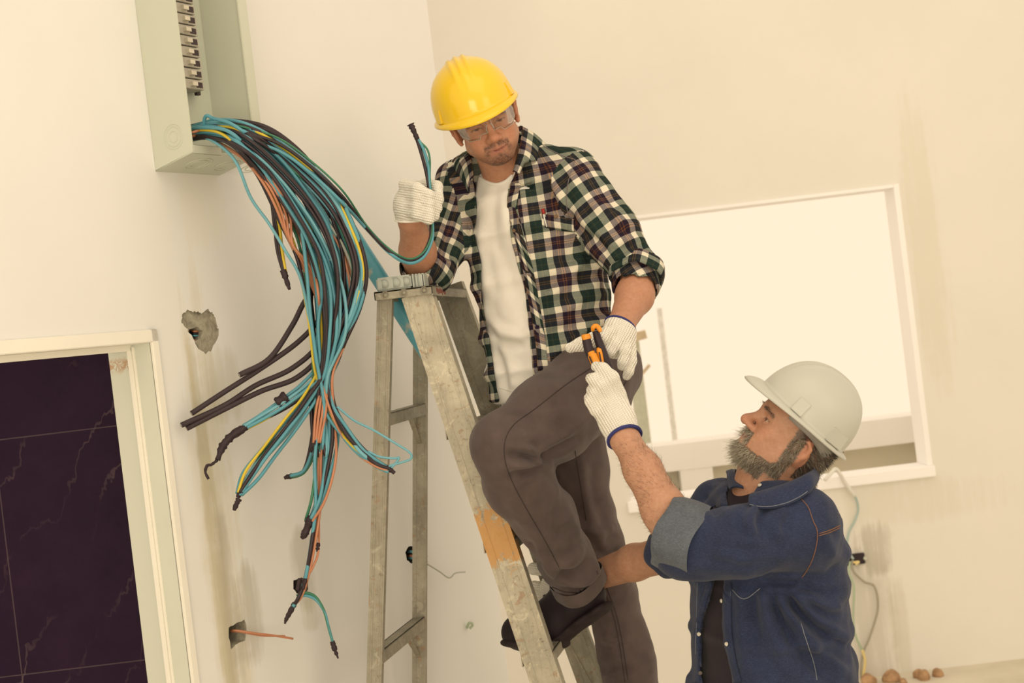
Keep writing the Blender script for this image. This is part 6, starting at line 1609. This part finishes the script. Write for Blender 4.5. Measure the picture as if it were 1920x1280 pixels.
tubes('side_seam', seam(hitB, [(1500, 1165), (1512, 1200), (1525, 1240), (1532, 1278)]), 0.0009, M_STITCHL, shirtB)
tubes('pocket', seam(hitB, [(1372, 1104), (1395, 1122), (1430, 1100)])+seam(hitB, [(1395, 1122), (1402, 1128)]), 0.0010, M_STITCHL, shirtB)
M_SNAP = plain('pearl_snap', (0.62, 0.60, 0.52, 1), 0.25, 0.5); M_SNAPD = plain('dark_snap', (0.12, 0.10, 0.09, 1), 0.3, 0.5)
hitC = caster(*[o for o in list(shirtB.children)+[shirtB] if o.type == 'MESH' and o.name.split('.')[0] in ('denim_shirt', 'collar', 'placket')])
for x, y, m in ((1426, 911, M_SNAP), (1355, 1126, M_SNAP), (1364, 1207, M_SNAP), (1323, 1114, M_SNAPD), (1310, 1188, M_SNAP), (1313, 1262, M_SNAPD), (1377, 896, M_SNAPD)):
    h_ = hitC(x, y)
    if h_: mb = MB(); mb.disc(h_[0]+h_[1]*0.003, h_[1], 0.0048, 0.0022, 16, 0.0036); mb.build('snap', m, shirtB)
# --- trousers and shoes below the frame
f = Field(); f.ell(P(1450, 1400, 3.25), np.array([SB, FB, Zv]), (0.17, 0.13, 0.13), 0.05)
hp = P(1450, 1400, 3.25)
for q_, dz in ((1, 0.05), (-1, -0.02)):
    k0 = hp+SB*0.10*q_; kn = k0+FB*0.04+np.array([0, 0, 0.48-k0[2]]); an = kn-FB*0.02+np.array([0, 0, 0.10-kn[2]]); f.chain([k0, kn, an], [0.105, 0.078, 0.066], 0.03)
    heel = an-FB*0.06; heel[2] = 0.001; shoe(heel, heel+FB*0.28+SB*0.03*q_, Zv, B_ROOT)
V, Fc = f.mesh(0.010, lambda Q: 0.003*sinnoise(41, 20)(Q), 1); mesh_obj('trousers', V, Fc, M_PANT, B_ROOT)
# --- white hard hat with its inner headband
HHB = HB.tilt('X', math.radians(8), (0, 0.012, 0.066)); HHB.s = 1.0
hatB = helmet(HHB, M_WHITEHAT, B_ROOT, 0.028, a=0.103, b=0.118, h=0.122)
M_BAND = plain('grey_headband', (0.27, 0.255, 0.23, 1), 0.5)
ring_t, ring_b = [], []
for a_ in np.linspace(math.radians(60), math.radians(300), 40):
    x, y = 0.085*math.sin(a_), -0.006+0.104*math.cos(a_); bk = max(0, -math.cos(a_)); ring_t.append(HHB.p(x, y, 0.012)); ring_b.append(HHB.p(x*0.97, y*0.985, -0.020-0.030*bk**1.5))
hb_ = strip('headband', ring_t, ring_b, M_BAND, hatB, 0.001, 0.003, 60, 5)
mb = MB(); mb.tube(spline([HHB.p(0.094, 0.005, 0.006), HHB.p(0.096, -0.006, -0.010), HHB.p(0.093, -0.020, -0.014), HHB.p(0.094, -0.030, -0.002)], 6), 0.0045, 8); mb.build('strap_clip', M_WHITEHAT, hb_, smooth=True)
for k in range(4):
    a_ = math.radians(128+4*k); mb = MB(); mb.disc(HHB.p(0.0855*math.sin(a_), -0.006+0.1045*math.cos(a_), -0.024-0.004*k*0), HHB.p(math.sin(a_), math.cos(a_), 0)-HHB.p(0, 0, 0), 0.002, 0.002, 8); mb.build('adjust_hole', M_BLK, hb_)
# --- left glove holding the pliers
f = Field()
f.chain([P(1171, 822, 3.25), P(1158, 790, 3.285), P(1146, 765, 3.31)], [0.038, 0.040, 0.042], 0.02, flat=FWD, sx=0.95)
f.ell(P(1139, 752, 3.315), np.array([img_dir(0.86, 0.5), img_dir(-0.5, 0.86), -FWD]), (0.041, 0.045, 0.025), 0.02)
f.chain([P(1160, 738, 3.305), P(1147, 708, 3.29), P(1130, 692, 3.30), P(1118, 687, 3.315)], [0.0175, 0.0165, 0.0150, 0.0125], 0.008)
f.chain([P(1142, 742, 3.295), P(1128, 722, 3.285), P(1113, 711, 3.295), P(1107, 709, 3.31)], [0.0175, 0.0160, 0.0145, 0.0120], 0.006)
f.chain([P(1126, 752, 3.295), P(1116, 737, 3.29), P(1109, 731, 3.305)], [0.0165, 0.0140, 0.0125], 0.006)
f.chain([P(1118, 768, 3.295), P(1108, 752, 3.295), P(1104, 746, 3.31)], [0.0165, 0.0140, 0.0120], 0.006)
f.chain([P(1160, 765, 3.34), P(1152, 732, 3.35), P(1138, 708, 3.35), P(1126, 697, 3.345)], [0.019, 0.017, 0.0150, 0.0125], 0.012)
cutplane(f, P(1171, 820, 3.252), P(1158, 790, 3.285)-P(1171, 820, 3.252))
gB1 = glove('work_glove', f, 0.0027, B_ROOT, M_KNIT, img_dir(0.86, 0.5), img_dir(-0.5, 0.86), P(1139, 752, 3.3))
mb = MB(); mb.ring(P(1171, 820, 3.252), P(1158, 790, 3.285)-P(1171, 820, 3.252), 0.0390, 0.0044, 40, 8); mb.build('cuff_edge', M_CUFFBLUE, gB1, smooth=True)
# --- right glove gripping the far front rail
f = Field()
f.chain([P(1075, 1092, 3.88), P(1050, 1098, 3.92)], [0.037, 0.038], 0.02)
f.ell(P(1040, 1105, 3.95), np.array([RGT, UPV, FWD]), (0.042, 0.052, 0.026), 0.02)
for k, (y, x) in enumerate(((1066, 1000), (1100, 1002), (1122, 1008), (1140, 1016))):
    f.chain([P(1046, y+8, 3.97), P(x+10, y+1, 3.985), P(x, y, 4.0), P(x+4, y+2, 4.03)], [0.0165, 0.0165, 0.0165, 0.0140], 0.006)
gB2 = glove('work_glove', f, 0.0035, B_ROOT, M_KNIT, UPV, RGT, P(1030, 1100, 3.95))

# ================================================================ pliers passed from hand to hand
M_ORANGE = plain('orange_grip', (0.72, 0.27, 0.018, 1), 0.35, 0.4, var=0.04); M_STEEL = plain('dark_steel', (0.12, 0.11, 0.11, 1), 0.3, 0.5, 0.8)
pl_ = empty('pliers', P(1118, 690, 3.33), 'black and orange handled pliers passed between the two gloved men', 'pliers')
def grip(nm, pts, rs, m): V, Fc = tube_geo(spline(pts, 8), np.interp(np.linspace(0, 1, 8*(len(pts)-1)+1), np.linspace(0, 1, len(rs)), rs), 14); return mesh_obj(nm, V, Fc, m, pl_)
h1 = grip('handle', [P(1099, 634, 3.345), P(1104, 655, 3.345), P(1112, 675, 3.34), P(1120, 695, 3.335), P(1128, 715, 3.335)], [0.0105, 0.0115, 0.0105, 0.0095, 0.008], M_BLK)
mb = MB(); mb.tube(spline([P(1098, 626, 3.345), P(1098.5, 629, 3.345), P(1100, 636, 3.345)], 6), np.interp(np.linspace(0, 1, 13), [0, 0.25, 1], [0.0075, 0.0108, 0.0112]), 14); mb.build('handle_cap', M_ORANGE, h1, smooth=True)
mb = MB(); mb.tube(spline([P(1108, 660, 3.337), P(1113, 672, 3.332), P(1119, 686, 3.326), P(1122, 692, 3.326)], 6), [0.0085]*3+[0.0115]*12+[0.009]*4, 12); mb.build('grip_inlay', M_ORANGE, h1, smooth=True)
mb = MB(); mb.bar(P(1105, 668, 3.322), P(1111, 682, 3.318), FWD, 0.003, 0.0035); mb.build('slot', M_BLK, h1)
h2 = grip('handle', [P(1117, 620, 3.36), P(1121, 636, 3.36), P(1128, 655, 3.355), P(1136, 676, 3.345), P(1144, 696, 3.34), P(1150, 712, 3.34)], [0.0085, 0.0095, 0.0105, 0.011, 0.010, 0.008], M_BLK)
mb = MB(); mb.tube(spline([P(1111, 620, 3.352), P(1113, 613, 3.348), P(1118, 611, 3.348), P(1123, 615, 3.345), P(1126, 622, 3.343)], 6), np.interp(np.linspace(0, 1, 25), [0, 0.2, 0.8, 1], [0.004, 0.0058, 0.0055, 0.004]), 12); mb.build('handle_cap', M_ORANGE, h2, smooth=True)
mb = MB(); mb.tube(spline([P(1121, 653, 3.345), P(1124, 660, 3.34), P(1127, 675, 3.336), P(1129, 687, 3.334)], 6), [0.004]*3+[0.0065]*12+[0.006]*4, 12); mb.build('grip_inlay', M_ORANGE, h2, smooth=True)
mb = MB(); mb.bar(P(1123.5, 660, 3.331), P(1127, 678, 3.327), FWD, 0.003, 0.003); mb.build('slot', M_BLK, h2)
mb = MB(); mb.tube([P(1129, 712, 3.335), P(1140, 730, 3.335), P(1146, 742, 3.335)], [0.010, 0.012, 0.006], 10); mb.build('jaw', M_STEEL, pl_, smooth=True)
